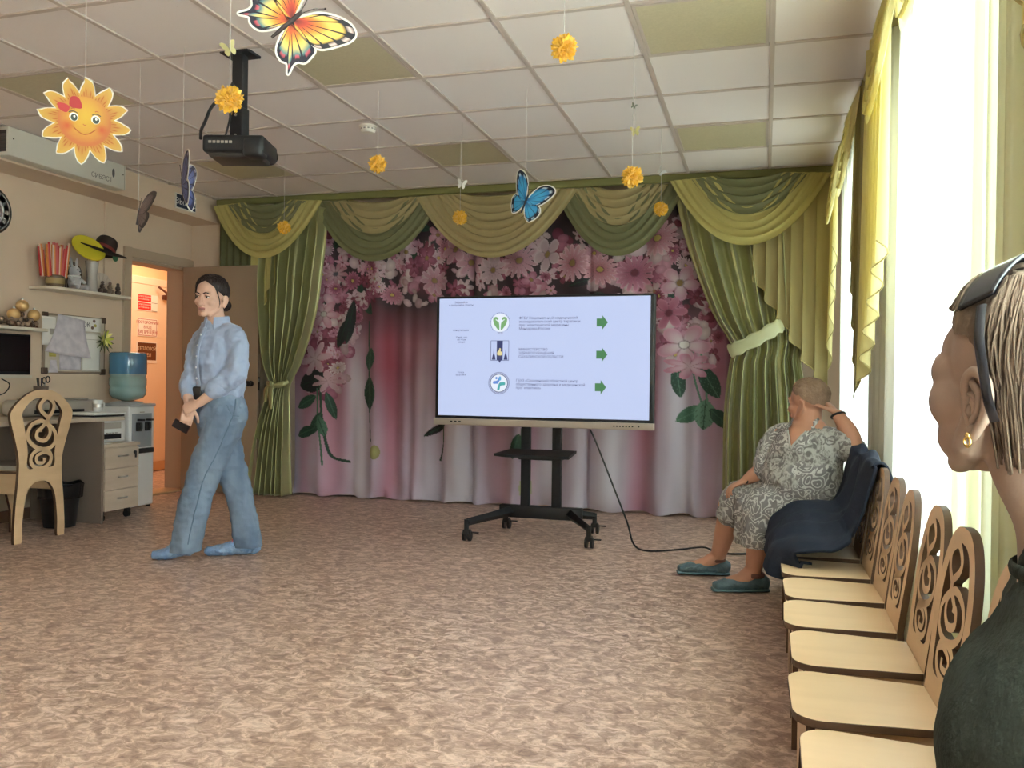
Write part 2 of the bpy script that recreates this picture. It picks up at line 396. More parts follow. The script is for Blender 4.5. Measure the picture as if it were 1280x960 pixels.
b = MB(); b.rbox((-6.50, 8.155, 0.985), (0.02, 0.035, 0.16), 0.008); b.tube([(-6.49, 8.155, 1.03), (-6.455, 8.155, 1.03), (-6.445, 8.14, 1.03), (-6.445, 8.03, 1.025)], 0.009, 10)
b.build('door_handle', M_dark, d2)
b = MB(); b.rbox((-6.49, 8.11, 1.945), (0.05, 0.20, 0.055), 0.01); b.tube([(-6.48, 8.05, 1.96), (-6.42, 7.98, 1.985), (-6.47, 7.9, 2.05)], 0.012, 8)
b.build('door_closer', mat('closer_brown', (96, 50, 36), 0.5), d2)
b = MB(); b.box((-6.49, 7.85, 0.06), (0.012, 0.84, 0.10)); b.build('kick_strip', mat('kick_strip', (200, 160, 120), 0.5), d2, smooth=False)
hl = bpy.data.lights.new('hall_lamp', 'AREA'); hl.shape = 'RECTANGLE'; hl.size = 0.3; hl.size_y = 1.2; hl.energy = 11; hl.color = (1.0, 0.80, 0.56)
ho = bpy.data.objects.new('hall_lamp', hl); ho.location = (-5.95, 7.3, 2.58); COL.objects.link(ho)
# signs on the hall door
M_red = mat('sign_red', (214, 40, 34), 0.5); M_paper = mat('paper', (236, 232, 226), 0.7); M_brown = mat('sign_brown', (96, 52, 26), 0.5)
M_ink = mat('ink', (40, 36, 40), 0.7); M_redink = mat('red_ink', (170, 50, 40), 0.7)
def hall_sign(y0, y1, z0, z1, m, label, name):
    t = thing(name, label, 'sign', (-6.507, (y0+y1)/2, (z0+z1)/2))
    b = MB(); b.box((0, 0, 0), (0.004, y1-y0, z1-z0)); b.build('sheet', m, t, smooth=False); return t
def hframe(y, z): return frame((0.0030, y, z), (0, 1, 0), (0, 0, 1))
t = hall_sign(7.62, 7.93, 1.77, 1.95, M_paper, 'red and white sheet, topmost of the notices on the hall door', 'fire_notice')
for z in (0.047, -0.042):
    b = MB(); b.box((0.0024, -0.05, z), (0.001, 0.20, 0.078)); b.build('red_field', M_red, t, smooth=False)
    text('lettering', 'ОТВЕТСТВЕННЫЙ', 0.021, M_paper, t, hframe(-0.142, z+0.010)); text('lettering', 'ЗА ПОЖАРНУЮ', 0.021, M_paper, t, hframe(-0.142, z-0.020))
    b = MB(); b.box((0.0024, 0.105, z-0.042), (0.001, 0.09, 0.004)); b.build('rule', M_ink, t, smooth=False)
t = hall_sign(7.62, 7.93, 1.49, 1.69, M_paper, 'white notice with brown capitals between the red and the brown signs on the hall door', 'entry_notice')
for s, z, sz in (('ПОСТОРОННИМ', 0.040, 0.043), ('ВХОД', -0.012, 0.043), ('ЗАПРЕЩЁН', -0.070, 0.056)):
    text('lettering', s, sz, M_redink, t, hframe(0, z), align='CENTER')
b = MB()
for z in (0.088, -0.088): b.box((0.0022, 0, z), (0.001, 0.29, 0.005))
for y in (-0.143, 0.143): b.box((0.0022, y, 0), (0.001, 0.005, 0.18))
b.build('border', M_redink, t, smooth=False)
t = hall_sign(7.61, 7.93, 1.20, 1.43, M_paper, 'brown sign with pale lettering, lowest on the hall door', 'room_sign')
b = MB(); b.box((0.0024, 0, 0.012), (0.001, 0.29, 0.19)); b.build('brown_field', M_brown, t, smooth=False)
for s, z in (('ТЕПЛОВОЙ', 0.025), ('УЗЕЛ', -0.045)): text('lettering', s, 0.052, mat('sign_letters', (225, 205, 175), 0.6), t, hframe(0, z)@Matrix.Translation((0, 0, 0.0006)), align='CENTER')
# ceiling lamps (off), in the tile grid
proto = None
CL = [(-0.29, 5.73), (-0.29, 3.93), (-2.09, 3.93), (-2.09, 5.73), (-3.89, 5.73), (-3.89, 3.93)]
CLL = ['unlit square ceiling panel lamp near the curtained windows, closer to the stage', 'unlit square ceiling panel lamp near the curtained windows, one row before the stage row',
       'unlit square ceiling panel lamp beside the big orange butterfly', 'unlit square ceiling panel lamp above the left part of the big screen',
       'unlit square ceiling panel lamp behind the projector towards the doorway', 'unlit square ceiling panel lamp above the hanging paper sun']
for (x, y), lb in zip(CL, CLL):
    if proto is None:
        proto = thing('ceiling_lamp', lb, 'ceiling lamp', (x, y, HC), 0, 'square panel lamps in the tiled ceiling')
        b = MB()
        for s in (-1, 1): b.box((s*0.279, 0, -0.005), (0.014, 0.572, 0.008)); b.box((0, s*0.279, -0.005), (0.544, 0.014, 0.008))
        b.build('frame', M_bar, proto, smooth=False)
        b = MB(); b.box((0, 0, -0.003), (0.546, 0.546, 0.005)); b.build('diffuser', M_diff, proto, smooth=False)
    else: copy_tree(proto, (x, y, HC), 0, lb)
# exit sign, cable trunking, smoke detector
t = thing('exit_sign', 'small dark blue exit sign with white letters on the bulkhead near the door', 'sign', (-4.86, 6.255, 2.565))
b = MB(); b.rbox((0.006, 0, 0), (0.012, 0.27, 0.13), 0.004); b.build('case', M_white, t)
b = MB(); b.box((0.0125, 0, 0), (0.002, 0.25, 0.11)); b.build('field', mat('exit_blue', (30, 42, 66), 0.4), t, smooth=False)
text('lettering', 'ВЫХОД', 0.075, M_paper, t, frame((0.0138, 0, -0.028), (0, 1, 0), (0, 0, 1)), align='CENTER')
b = MB(); b.rbox((XL+0.008, 5.665, 2.13), (0.016, 0.025, 0.68), 0.003); tag(b.build('cable_trunking', M_wall), 'thin vertical cable trunking on the wall above the toy shelf', 'trunking')
t = thing('smoke_detector', 'round white smoke detector on the ceiling beside the projector', 'smoke detector', (-2.467, 4.95, HC))
b = MB(); b.lathe([(0.0, -0.001), (0.055, -0.001), (0.055, -0.012), (0.046, -0.016)], 24); b.build('base', M_white, t)
b = MB(); b.lathe([(0.048, -0.016), (0.050, -0.030), (0.040, -0.046), (0, -0.050)], 24); b.build('cap', M_white, t)
b = MB()
for k in range(12): a = k*PI/6; b.box((0.047*math.cos(a), 0.047*math.sin(a), -0.026), (0.006, 0.012, 0.008), rz=a)
b.build('vent', mat('vent_grey', (120, 116, 110), 0.6), t, smooth=False)
# ================================================================== curtains
M_satin = mat('olive_satin', (168, 166, 114), 0.30, metal=0.45, spec=0.9, sheen=0.2, var=(2.0, (148, 147, 98), (1, 1, 0.1)))
M_satin2 = mat('tie_satin', (178, 178, 136), 0.4, spec=0.5, sheen=0.3)
M_yel = mat('yellow_voile', (196, 184, 116), 0.6, spec=0.2, trans=0.30)
M_bei = mat('beige_voile', (184, 168, 122), 0.6, spec=0.2, trans=0.25)
M_oli = mat('olive_voile', (128, 128, 92), 0.6, spec=0.25, trans=0.2)
M_win = mat('window_yellow_voile', (230, 220, 160), 0.6, spec=0.2, trans=0.5)
M_wino = mat('window_olive_voile', (172, 160, 112), 0.6, spec=0.2, trans=0.35)
M_sheer = mat('white_sheer', (236, 241, 230), 0.8, spec=0.1, trans=0.5, alpha=0.04)
M_hem = mat('hem_edge', (170, 156, 96), 0.6)
M_pel = mat('pelmet_green', (120, 118, 66), 0.6)
YC = 6.72
def back(u, out, z): return (u, YC-out, z)
def right(u, out, z): return (0.50-out, u, z)
def swag_mesh(wm, u0, u1, inset, zt, d0, d1, folds, bulge, rip, skew=0.0, base=0.0):
    b = MB()
    def fn(s, t):
        a0 = u0+inset*(1-t); a1 = u1-inset*(1-t)
        sh = 1-abs(2*s-1)**2.1
        d = d0+(d1-d0)*t
        u = a0+(a1-a0)*s+skew*sh*t
        ph = 2*PI*folds*t+0.8*math.sin(3*s+u0)
        o = base+bulge*sh*(0.45+0.55*t)+rip*(0.35+0.65*sh**0.6)*(math.sin(ph)+0.35*math.sin(2.3*ph+1.1))
        z = zt-d*sh-0.012*math.cos(ph)*sh-0.02*t*(1-sh)
        return wm(u, o, z)
    return b.grid(fn, 44, folds*9)
def swag(wm, u0, u1, zt, d1, label, group, m_out, m_in, inset=0.34, base=0.0, s=1.0):
    o = swag_mesh(wm, u0, u1, inset, zt, d1*0.46, d1, 5, 0.05*s, 0.011*s, base=base).build('curtain_swag', m_out, angle=0)
    tag(o, label, 'curtain swag', group)
    du = (u1-u0)*0.14
    swag_mesh(wm, u0+du, u1-du, inset*0.55, zt, d1*0.06, d1*0.56, 4, 0.03*s, 0.009*s, base=base+0.004).build('inner_drape', m_in, o, angle=0)
    return o
def jabot(wm, ua, ub, zt, za, zb, n, m, label, amp=0.022, base=0.0, top=None, name='curtain_jabot'):
    """pleated tail: hem runs in steps from za at ua to zb at ub"""
    b = MB()
    def uu(s): return ua+(ub-ua)*(s-0.24/n*math.sin(2*PI*n*s))
    def oo(s): return base+amp*(1+math.cos(2*PI*n*s+0.6))
    def fn(s, t):
        zh = za+(zb-za)*s; q = t
        k = 0.55+0.45*q
        return wm(uu(s), base+(oo(s)-base)*k, zt+(zh-zt)*t)
    b.grid(fn, n*16, 24); o = b.build(name, m, angle=0); tag(o, label, 'curtain tail', 'pleated curtain tails')
    h = MB(); P = [wm(uu(k/(n*10)), oo(k/(n*10)), za+(zb-za)*k/(n*10)) for k in range(n*10+1)]
    h.tube(P, 0.0035, 5); h.build('hem', M_hem, o); return o
# pelmet boards under the ceiling
b = MB(); b.rbox(((-4.83+0.46)/2, 6.665, 2.645), (5.28, 0.05, 0.06), 0.01); tag(b.build('curtain_pelmet', M_pel), 'long olive pelmet rail above the stage curtains at the ceiling', 'curtain rail')
b = MB(); b.rbox((0.515, 2.2, 2.65), (0.09, 8.9, 0.05), 0.01); tag(b.build('curtain_pelmet', mat('rail_olive', (150, 138, 90), 0.6)), 'long curtain rail above the windows at the ceiling', 'curtain rail')
# five swags over the stage
G = 'swags above the stage backdrop'
swag(back, -3.86, -2.62, 2.625, 0.545, 'olive green swag with beige folds above the hanging orchids, second from the door', G, M_oli, M_bei, base=0.03)
swag(back, -1.66, -0.60, 2.625, 0.56, 'olive green swag with beige folds above the upper right corner of the big screen', G, M_oli, M_bei, base=0.03)
swag(back, -2.86, -1.46, 2.625, 0.55, 'beige central swag directly above the big screen, behind the blue butterfly', G, M_bei, M_bei, base=0.055, s=1.1)
swag(back, -4.80, -3.70, 2.62, 0.50, 'yellow swag with olive centre at the door end of the stage curtain', G, M_yel, M_oli, base=0.15, s=1.1)
swag(back, -0.72, 0.44, 2.625, 0.53, 'yellow swag with olive centre in the corner by the windows', G, M_yel, M_oli, base=0.15, s=1.1)
# stage tails
jabot(back, -0.10, 0.43, 2.58, 1.86, 0.98, 6, mat('mustard_voile', (184, 168, 112), 0.65, spec=0.2, trans=0.2, var=(0.9, (156, 142, 98), (1.5, 1, 0.1))), 'long mustard pleated tail with stepped hem in the corner by the windows', base=0.12)
jabot(back, -4.20, -4.44, 2.56, 1.95, 1.45, 3, M_yel, 'short yellow pleated tail behind the open door leaf', base=0.075, amp=0.012)
b = MB()
b.grid(lambda s, t: back(-4.81+0.44*s, 0.035+0.018*math.sin(2*PI*6*s), 2.6-(2.58)*t), 60, 10)
tag(b.build('side_curtain', mat('deep_olive', (98, 98, 60), 0.7, trans=0.1), angle=0), 'dark olive straight curtain beside the corner pier behind the door', 'curtain')

def drape(name, label, zs, Ls, Rs, N, amps, y0, m, seed, tie=None, nz=90):
    r = random.Random(seed); ph = [r.uniform(0, 6.28) for _ in range(6)]
    b = MB(); z1, z0 = zs[0], zs[-1]
    zx = zs[::-1]
    def fn(s, t):
        z = z1+(z0-z1)*t
        L = tab(z, zx, Ls[::-1]); R = tab(z, zx, Rs[::-1]); A = tab(z, zx, amps[::-1])
        q = 2*PI*N*(s+0.03*math.sin(5*s+ph[0]))
        f = math.sin(q+ph[1]); f = math.copysign(abs(f)**0.8, f)
        f += 0.35*math.sin(0.53*q+ph[2]+0.8*t)+0.16*math.sin(2.6*q+ph[3]+1.5*t)
        u = L+(R-L)*(s+0.12/N*math.sin(q+ph[1]+1.2))
        return (u, y0-A*f-A*0.6, z)
    b.grid(fn, N*16, nz)
    return tag(b.build(name, m, angle=0, solid=0.003), label, 'curtain')
AMPK = 1.75
def smoothrow(zs, vs, k=14):
    P = spline(list(zip(zs, vs)), k); return [p[0] for p in P], [p[1] for p in P]
def dr(name, label, rows, N, y0, seed):
    zs = [r[0] for r in rows]
    Z, L = smoothrow(zs, [r[1] for r in rows]); _, R = smoothrow(zs, [r[2] for r in rows]); _, A = smoothrow(zs, [r[3] for r in rows])
    return drape(name, label, Z, L, R, N, [a*AMPK for a in A], y0, M_satin, seed)
dR = dr('side_drape', 'olive satin drape tied back with a pale band on the window side of the stage',
   [(2.56, -0.70, 0.36, .02), (2.2, -0.615, 0.36, .028), (1.9, -0.515, 0.35, .03), (1.6, -0.395, 0.33, .03), (1.4, -0.275, 0.30, .026), (1.30, -0.235, 0.27, .022), (1.2, -0.265, 0.27, .026), (0.8, -0.30, 0.33, .034), (0.02, -0.30, 0.38, .038)], 8, 6.68, 3)
tb = MB()
P = spline([(-0.262, 6.60, 1.30), (-0.20, 6.565, 1.325), (-0.05, 6.545, 1.40), (0.07, 6.56, 1.475), (0.115, 6.60, 1.50)], 6)
tb.tube(P, [(0.05+0.006*math.sin(k*1.3), 0.012) for k in range(len(P))], 14, side=(-0.4, 0, 1)); tb.build('tieback', M_satin2, dR)
dL = dr('side_drape', 'olive satin drape knotted at the waist beside the open door leaf',
   [(2.56, -4.34, -3.72, .02), (2.3, -4.38, -3.725, .028), (2.0, -4.40, -3.76, .03), (1.7, -4.39, -3.80, .03), (1.45, -4.36, -3.865, .03), (1.2, -4.31, -3.955, .03), (1.06, -4.25, -4.03, .026), (0.99, -4.225, -4.06, .02), (0.9, -4.26, -4.07, .024), (0.6, -4.36, -4.06, .03), (0.3, -4.42, -4.055, .034), (0.012, -4.46, -4.04, .04)], 7, 6.67, 11)
tb = MB()
P = spline([(-4.24, 6.60, 1.0), (-4.21, 6.565, 1.005), (-4.15, 6.55, 0.985), (-4.06, 6.565, 1.0), (-4.03, 6.60, 1.02)], 6)
tb.tube(P, [(0.024+0.004*math.sin(k*1.7), 0.012) for k in range(len(P))], 12, side=(0, 0, 1))
for sg, ln in ((-1, 0.16), (0.2, 0.22)):
    P = spline([(-4.17, 6.55, 1.0), (-4.17+0.03*sg, 6.53, 0.95), (-4.165+0.05*sg, 6.535, 1.0-ln)], 6)
    tb.tube(P, [(0.012+0.014*math.sin(PI*k/(len(P)-1)), 0.006) for k in range(len(P))], 10, side=(1, 0, 0))
tb.ell((-4.165, 6.545, 1.0), (0.028, 0.02, 0.03), 14, 10); tb.build('tieback', M_satin, dL)

# ---------------------------------------------------------------- printed backdrop
NX, NZ = 660, 420
X0, X1, ZT = -4.12, -0.18, 2.52
def mixc(a, b, k): return a+(b-a)*np.asarray(k)[..., None]
def C(r, g, b): return np.array([lin(r), lin(g), lin(b)])
def paint_backdrop():
    s = np.linspace(0, 1, NX+1); t = np.linspace(0, 1, NZ+1)
    X, Z = np.meshgrid(X0+(X1-X0)*s, ZT*(1-t))
    r = np.random.RandomState(5)
    # ground colour: dark plum at the top, rose lower, grey lavender at the floor
    k = np.clip((1.70-Z)/0.35, 0, 1)
    bands = lambda L: np.clip(sum(a*np.exp(-((X+.03*np.sin(Z*3+c)-(-4.075+(c-362)*.00696))/(w_*.00696))**2) for c, w_, a in L), 0, 1)
    rose = bands([(378, 9, .6), (412, 20, .8), (493, 15, 1.0), (530, 8, .3), (640, 16, .5), (680, 8, .5), (812, 13, .9), (893, 10, .3)])
    top = C(62, 46, 52)
    midc = mixc(C(160, 104, 122), C(164, 56, 78), rose)
    lowc = mixc(C(200, 184, 206), C(208, 128, 154), rose*.8)
    wht = bands([(450, 12, 1), (545, 10, .5), (590, 20, .9), (700, 13, .9), (742, 9, .7), (775, 15, 1), (852, 16, .8)])*np.clip((1.5-Z)/0.5, 0, 1)
    low = np.clip((1.15-Z)/0.85, 0, 1)
    col = mixc(midc, lowc, low)
    col = mixc(col, np.broadcast_to(C(226, 220, 234), col.shape), wht*0.9)
    col = mixc(np.broadcast_to(top, col.shape), col, k)
    # rosy glow around the clusters in the dark band
    gl = np.clip(np.sin(X*6.0)*np.sin(Z*7+X*2)*1.2-0.25, 0, 1)
    col = mixc(col, np.broadcast_to(C(128, 58, 76), col.shape), gl*0.7*(1-k))
    dx, dz = X[0, 1]-X[0, 0], Z[0, 0]-Z[1, 0]
    def win(cx, cz, R):
        i0 = max(int((cx-R-X0)/dx), 0); i1 = min(int((cx+R-X0)/dx)+2, NX+1); j0 = max(int((ZT-cz-R)/dz), 0); j1 = min(int((ZT-cz+R)/dz)+2, NZ+1)
        return (slice(j0, j1), slice(i0, i1)) if i1 > i0 and j1 > j0 else None
    def flower(cx, cz, R, n, ca, cb, cc, rot, sharp=0.7, squash=1.0, tilt=0.0):
        w_ = win(cx, cz, R)
        if w_ is None: return
        x = X[w_]-cx; z = Z[w_]-cz
        x, z = x*math.cos(tilt)+z*math.sin(tilt), (-x*math.sin(tilt)+z*math.cos(tilt))/squash
        rr = np.hypot(x, z)/R; th = np.arctan2(z, x)+rot
        pet = np.abs(np.cos(n*th/2)); Rm = 0.42+0.58*pet**sharp
        ins = rr < Rm
        kk = np.clip(rr/Rm, 0, 1)
        c = mixc(np.broadcast_to(ca, x.shape+(3,)), np.broadcast_to(cb, x.shape+(3,)), kk**1.2)
        vein = np.clip(0.32-pet, 0, 0.32)/0.32
        c = c*(1-0.5*vein[..., None])
        edge = np.clip((kk-0.86)/0.14, 0, 1); c = mixc(c, np.broadcast_to(np.minimum(cb*1.35+0.03, 0.9), c.shape), edge*0.6)
        if cc is not None:
            d = rr < 0.17; c[d] = cc; d2 = (rr > 0.17) & (rr < 0.22); c[d2] *= 0.55
        a = col[w_]; a[ins] = c[ins]; col[w_] = a
    def bud(cx, cz, R, c, squash, tilt):
        w_ = win(cx, cz, R*1.3)
        if w_ is None: return
        x = X[w_]-cx; z = Z[w_]-cz
        x, z = x*math.cos(tilt)+z*math.sin(tilt), (-x*math.sin(tilt)+z*math.cos(tilt))/squash
        rr = np.hypot(x, z)/R; a = col[w_]; m = rr < 1
        cc = np.broadcast_to(c, x.shape+(3,))*(0.75+0.35*(1-rr))[..., None]; a[m] = cc[m]; col[w_] = a
    def stem(P, wd, c):
        P = spline(P, 60)
        for p in P:
            w_ = win(p[0], p[1], wd*1.5)
            if w_ is None: continue
            a = col[w_]; m = np.hypot(X[w_]-p[0], Z[w_]-p[1]) < wd; a[m] = c; col[w_] = a
    def leaf(cx, cz, L, W, tilt, c, c2):
        w_ = win(cx, cz, L)
        if w_ is None: return
        x = X[w_]-cx; z = Z[w_]-cz
        x, z = x*math.cos(tilt)+z*math.sin(tilt), -x*math.sin(tilt)+z*math.cos(tilt)
        hw = W*np.clip(1-(x/L)**2, 0, 1)**0.8; m = (np.abs(z) < hw) & (np.abs(x) < L); a = col[w_]
        vein = (np.abs(z) < 0.004) | (np.abs(np.sin((x+np.abs(z))*70)) < 0.10)
        cc = np.where(vein[..., None], c2, c); a[m] = cc[m]; col[w_] = a
    pal = [(C(190, 120, 142), C(206, 160, 174)), (C(160, 84, 112), C(196, 134, 156)), (C(124, 46, 74), C(172, 96, 124)), (C(192, 152, 164), C(204, 176, 184)), (C(112, 38, 58), C(150, 68, 92)), (C(180, 146, 150), C(204, 182, 182))]
    yel = C(196, 170, 70); gold = C(150, 120, 60); cen = C(120, 40, 60)
    G1, G2, G3 = C(46, 78, 60), C(74, 118, 90), C(96, 140, 112)
    # dark leaves then flowers that fill the dark band
    for _ in range(50):
        leaf(r.uniform(X0, X1), r.uniform(1.65, 2.4), r.uniform(.06, .13), r.uniform(.02, .04), r.uniform(0, 3), [G1, C(44, 40, 44), C(70, 66, 66)][r.randint(3)], G1*0.7)
    def scatter(n, fx, R0, R1):
        for _ in range(n):
            cx, cz = fx(); a, b_ = pal[r.randint(len(pal))]; ty = r.randint(4)
            if ty == 0: flower(cx, cz, r.uniform(R0, R1), r.randint(12, 20), a, b_, yel if r.rand() < .6 else cen, r.uniform(0, 6), 0.5, r.uniform(.6, 1), r.uniform(0, 3))
            elif ty == 1: flower(cx, cz, r.uniform(R0, R1)*1.1, 5, b_, a, gold if r.rand() < .5 else None, r.uniform(0, 6), 0.9, r.uniform(.6, 1), r.uniform(0, 3))
            elif ty == 2: flower(cx, cz, r.uniform(R0, R1)*1.05, 6, b_, a, cen, r.uniform(0, 6), 1.2, r.uniform(.5, .9), r.uniform(0, 3))
            else:
                for q in range(4): bud(cx+r.uniform(-.06, .06), cz+r.uniform(-.06, .06), r.uniform(.03, .06), [a, b_][q % 2], r.uniform(.5, .9), r.uniform(0, 3))
    scatter(210, lambda: (r.uniform(X0, X1), r.uniform(1.60, 2.45)), .045, .11)
    def side_l():
        z = r.uniform(0.95, 2.15); h = np.interp(z, [0.95, 1.3, 1.7, 2.15], [.12, .2, .34, .75]); return (-3.78+r.uniform(-h, h)+0.06*(z-1), z)
    def side_r():
        z = r.uniform(1.22, 2.2); h = np.interp(z, [1.2, 1.5, 2.2], [.16, .26, .35]); return (-0.55+r.uniform(-h, h)-0.08*(z-1.2), z)
    scatter(150, side_l, .04, .09); scatter(80, side_r, .05, .11)
    for cx, cz, L, W, ti in ((-3.55, 1.55, .2, .05, 1.4), (-3.9, 1.02, .16, .1, .3), (-3.62, 1.45, .14, .05, 1.2)): leaf(cx, cz, L, W, ti, C(40, 42, 42), G1*0.6)
    # hanging stems, leaves
    stem([(-3.82, 1.0), (-3.80, .75), (-3.76, .5), (-3.70, .34), (-3.55, .30)], .012, G1); stem([(-3.85, .95), (-3.84, .7), (-3.80, .45), (-3.78, .28)], .010, G2)
    leaf(-3.97, .83, .12, .05, .5, G1, G2*.8); leaf(-3.72, .80, .13, .04, 1.9, G1, G2*.8); leaf(-3.86, .64, .12, .055, 1.0, G1, G2*.8); leaf(-3.97, .56, .11, .05, .4, G1*.8, G2*.7); leaf(-3.80, .62, .10, .05, 2.0, G2, G1)
    stem([(-3.36, 1.55), (-3.35, 1.1), (-3.34, .8), (-3.32, .5)], .007, G1); leaf(-3.34, 1.22, .10, .05, 1.4, G1, G2*.8); leaf(-3.34, .92, .15, .06, 1.6, G1, G2*.8); bud(-3.28, .40, .045, C(176, 172, 96), 1.4, 0)
    leaf(-2.72, .62, .12, .03, .6, C(50, 46, 44), G1); stem([(-2.66, .74), (-2.66, .5), (-2.7, .35)], .008, G1)
    leaf(-1.98, .5, .11, .05, 1.3, G1, G2*.7); stem([(-1.92, .8), (-1.93, .5), (-1.90, .3)], .008, G1); bud(-1.90, .16, .042, C(206, 206, 150), 2.6, 0); stem([(-1.90, .24), (-1.90, .06)], .012, C(90, 110, 70))
    stem([(-.55, 1.3), (-.54, 1.1), (-.46, .85)], .008, G2); stem([(-.49, 1.3), (-.46, 1.1), (-.42, .85)], .008, G3)
    leaf(-.66, 1.06, .13, .055, 1.7, G1, G3*.7); leaf(-.42, 1.06, .15, .07, 2.1, G1, G3*.7); leaf(-.57, .80, .12, .06, .5, G2, G3); leaf(-.45, .80, .12, .085, 1.5, G3, G1); leaf(-.33, .77, .11, .055, 2.4, G1, G2*.7)
    # named large blooms
    fl0 = flower
    def flower(cx, cz, R, n, ca, cb, cc, *a): fl0(cx, cz, R*.88, n, ca*.80, cb*.82, cc if cc is None else cc*.85, *a)
    flower(-.84, 2.20, .20, 18, C(190, 96, 122), C(226, 172, 184), yel, .2, .5, .8, .3)
    flower(-1.30, 1.96, .19, 17, C(196, 100, 120), C(228, 170, 182), yel, .5, .5, .75, -.2)
    flower(-1.02, 1.93, .19, 16, C(160, 62, 96), C(214, 136, 164), cen, .1, .5, .9, .6)
    flower(-1.53, 2.02, .18, 14, C(190, 96, 120), C(228, 176, 188), gold, .1, .6, .9, 1.3)
    flower(-.66, 1.84, .18, 5, C(236, 214, 220), C(206, 140, 164), gold, .4, .9, .9, .2)
    flower(-.62, 1.35, .25, 5, C(236, 218, 222), C(214, 142, 166), C(236, 230, 220), .3, .9, .75, .1)
    flower(-.74, 1.60, .17, 6, C(170, 74, 104), C(204, 120, 146), cen, .4, 1.1, .9, .5)
    flower(-.58, 1.18, .24, 7, C(228, 190, 200), C(204, 122, 148), None, .9, 1.0, .5, .0)
    bud(-1.00, 2.12, .08, C(222, 190, 198), .7, .2)
    for (cx, cz, R) in ((-2.42, 2.05, .16), (-2.22, 1.98, .15), (-1.98, 2.05, .19), (-2.55, 2.16, .17), (-2.75, 1.9, .15), (-1.75, 2.1, .17)):
        a, b_ = pal[r.randint(4)]; flower(cx, cz, R, r.randint(5, 16), a, b_, gold, r.uniform(0, 6), .7, r.uniform(.7, 1), r.uniform(0, 3))
    flower(-3.80, 1.62, .17, 6, C(226, 190, 196), C(196, 128, 146), C(200, 190, 180), .3, 1.3, .9, .2); flower(-3.70, 1.98, .14, 9, C(206, 170, 176), C(180, 110, 130), C(90, 90, 100), .3, .8, .8, .2)
    flower(-3.88, 1.22, .2, 6, C(214, 180, 184), C(200, 150, 160), None, .6, 1.6, .8, .7); flower(-3.75, 1.02, .19, 7, C(216, 170, 178), C(206, 160, 170), None, .2, 1.8, .6, .1)
    g = col.mean(-1, keepdims=True)*np.array([1.02, .97, 1.04])
    return X, Z, np.clip((col*.84+g*.16)*.84, 0.002, 0.9)
BX, BZ, BC = paint_backdrop()
def fold(x, z):
    """depth of the pleats, flaring towards the hem"""
    q = x*6.2+0.9*np.sin(x*2.3+0.4)
    f = np.sin(q*2.0)+0.55*np.sin(q*3.3+1.7)+0.3*np.sin(q*5.9+0.5)
    amp = 0.026+0.034*np.clip((1.7-z)/1.7, 0, 1)
    hem = np.clip((0.30-z)/0.30, 0, 1)**2*0.035*np.sin(q*3.1+z*6)
    seam = 0.03*(np.exp(-((x+2.40)/0.018)**2)+np.exp(-((x+1.38)/0.018)**2))
    return amp*f*0.62+hem-seam
FD = fold(BX, BZ)
b = MB()
b.v = np.stack([BX+0.012*np.cos(BX*21)*np.clip(1-BZ/1.4, 0, 1), YC+0.10-FD, BZ+0.012+0.010*np.sin(BX*17)*np.clip(1-BZ/0.6, 0, 1)], -1).reshape(-1, 3).tolist()
b.f = [(j*(NX+1)+i, j*(NX+1)+i+1, (j+1)*(NX+1)+i+1, (j+1)*(NX+1)+i) for j in range(NZ) for i in range(NX)]; b.m = [0]*len(b.f)
b.c = np.concatenate([BC, np.ones(BC.shape[:2]+(1,))], -1)
tag(b.build('stage_backdrop_curtain', vmat('flower_print', 0.6, 0.3), angle=0, merge=False), 'pleated pink curtain printed with large flowers behind the big screen', 'curtain')

# ---------------------------------------------------------------- window curtains
def sheer(y0, y1, label, seed):
    r = random.Random(seed); p = [r.uniform(0, 6) for _ in range(4)]; n = int((y1-y0)*8)
    b = MB()
    def fn(s, t):
        q = 2*PI*n*s
        o = 0.020*math.sin(q+p[0])+0.010*math.sin(0.37*q+p[1]+t)+0.006*math.sin(1.9*q+p[2])
        return (0.535-o, y0+(y1-y0)*s, 2.62-2.58*t)
    b.grid(fn, n*8, 12); tag(b.build('sheer_curtain', M_sheer, angle=0), label, 'sheer curtain', 'white sheers over the windows')
sheer(4.55, 6.64, 'white sheer over the far window beside the stage corner', 1)
sheer(1.25, 4.5, 'white sheer over the window behind the row of small chairs', 2)
sheer(-1.2, 1.2, 'white sheer behind the woman with sunglasses in her hair', 3)
sheer(-3.5, -1.25, 'white sheer over the window behind the camera', 4)
b = MB(); b.grid(lambda s, t: (.488-.012*math.sin(2*PI*13*s)-.008*math.sin(2*PI*5.3*s+1), 1.30+1.22*s, 2.6-2.56*t), 150, 12)
tag(b.build('tulle_curtain', mat('cream_tulle', (226, 226, 190), .8, spec=.1, trans=.5, alpha=.12), angle=0), 'cream tulle drawn over the near half of the window beside the woman in green', 'tulle curtain')
G = 'yellow swags above the windows'
for a, c, lb in ((5.62, 6.62, 'yellow window swag in the stage corner above the far window'), (4.70, 5.74, 'yellow window swag over the near half of the far window'),
                 (3.28, 4.30, 'yellow window swag above the chair row, hanging lowest beside the tail'), (2.2, 3.36, 'yellow window swag above the nearer half of the chair row')):
    swag(right, a, c, 2.62, 0.46, lb, G, M_win, M_win, inset=0.25, base=0.05, s=1.2)
jabot(right, 6.15, 6.62, 2.6, 2.0, 1.1, 4, M_win, 'yellow pleated tail at the stage edge of the far window', base=0.04, amp=0.02)
jabot(right, 4.98, 4.62, 2.6, 1.75, 0.98, 4, M_wino, 'olive pleated tail at the near edge of the far window', base=0.03, amp=0.02)
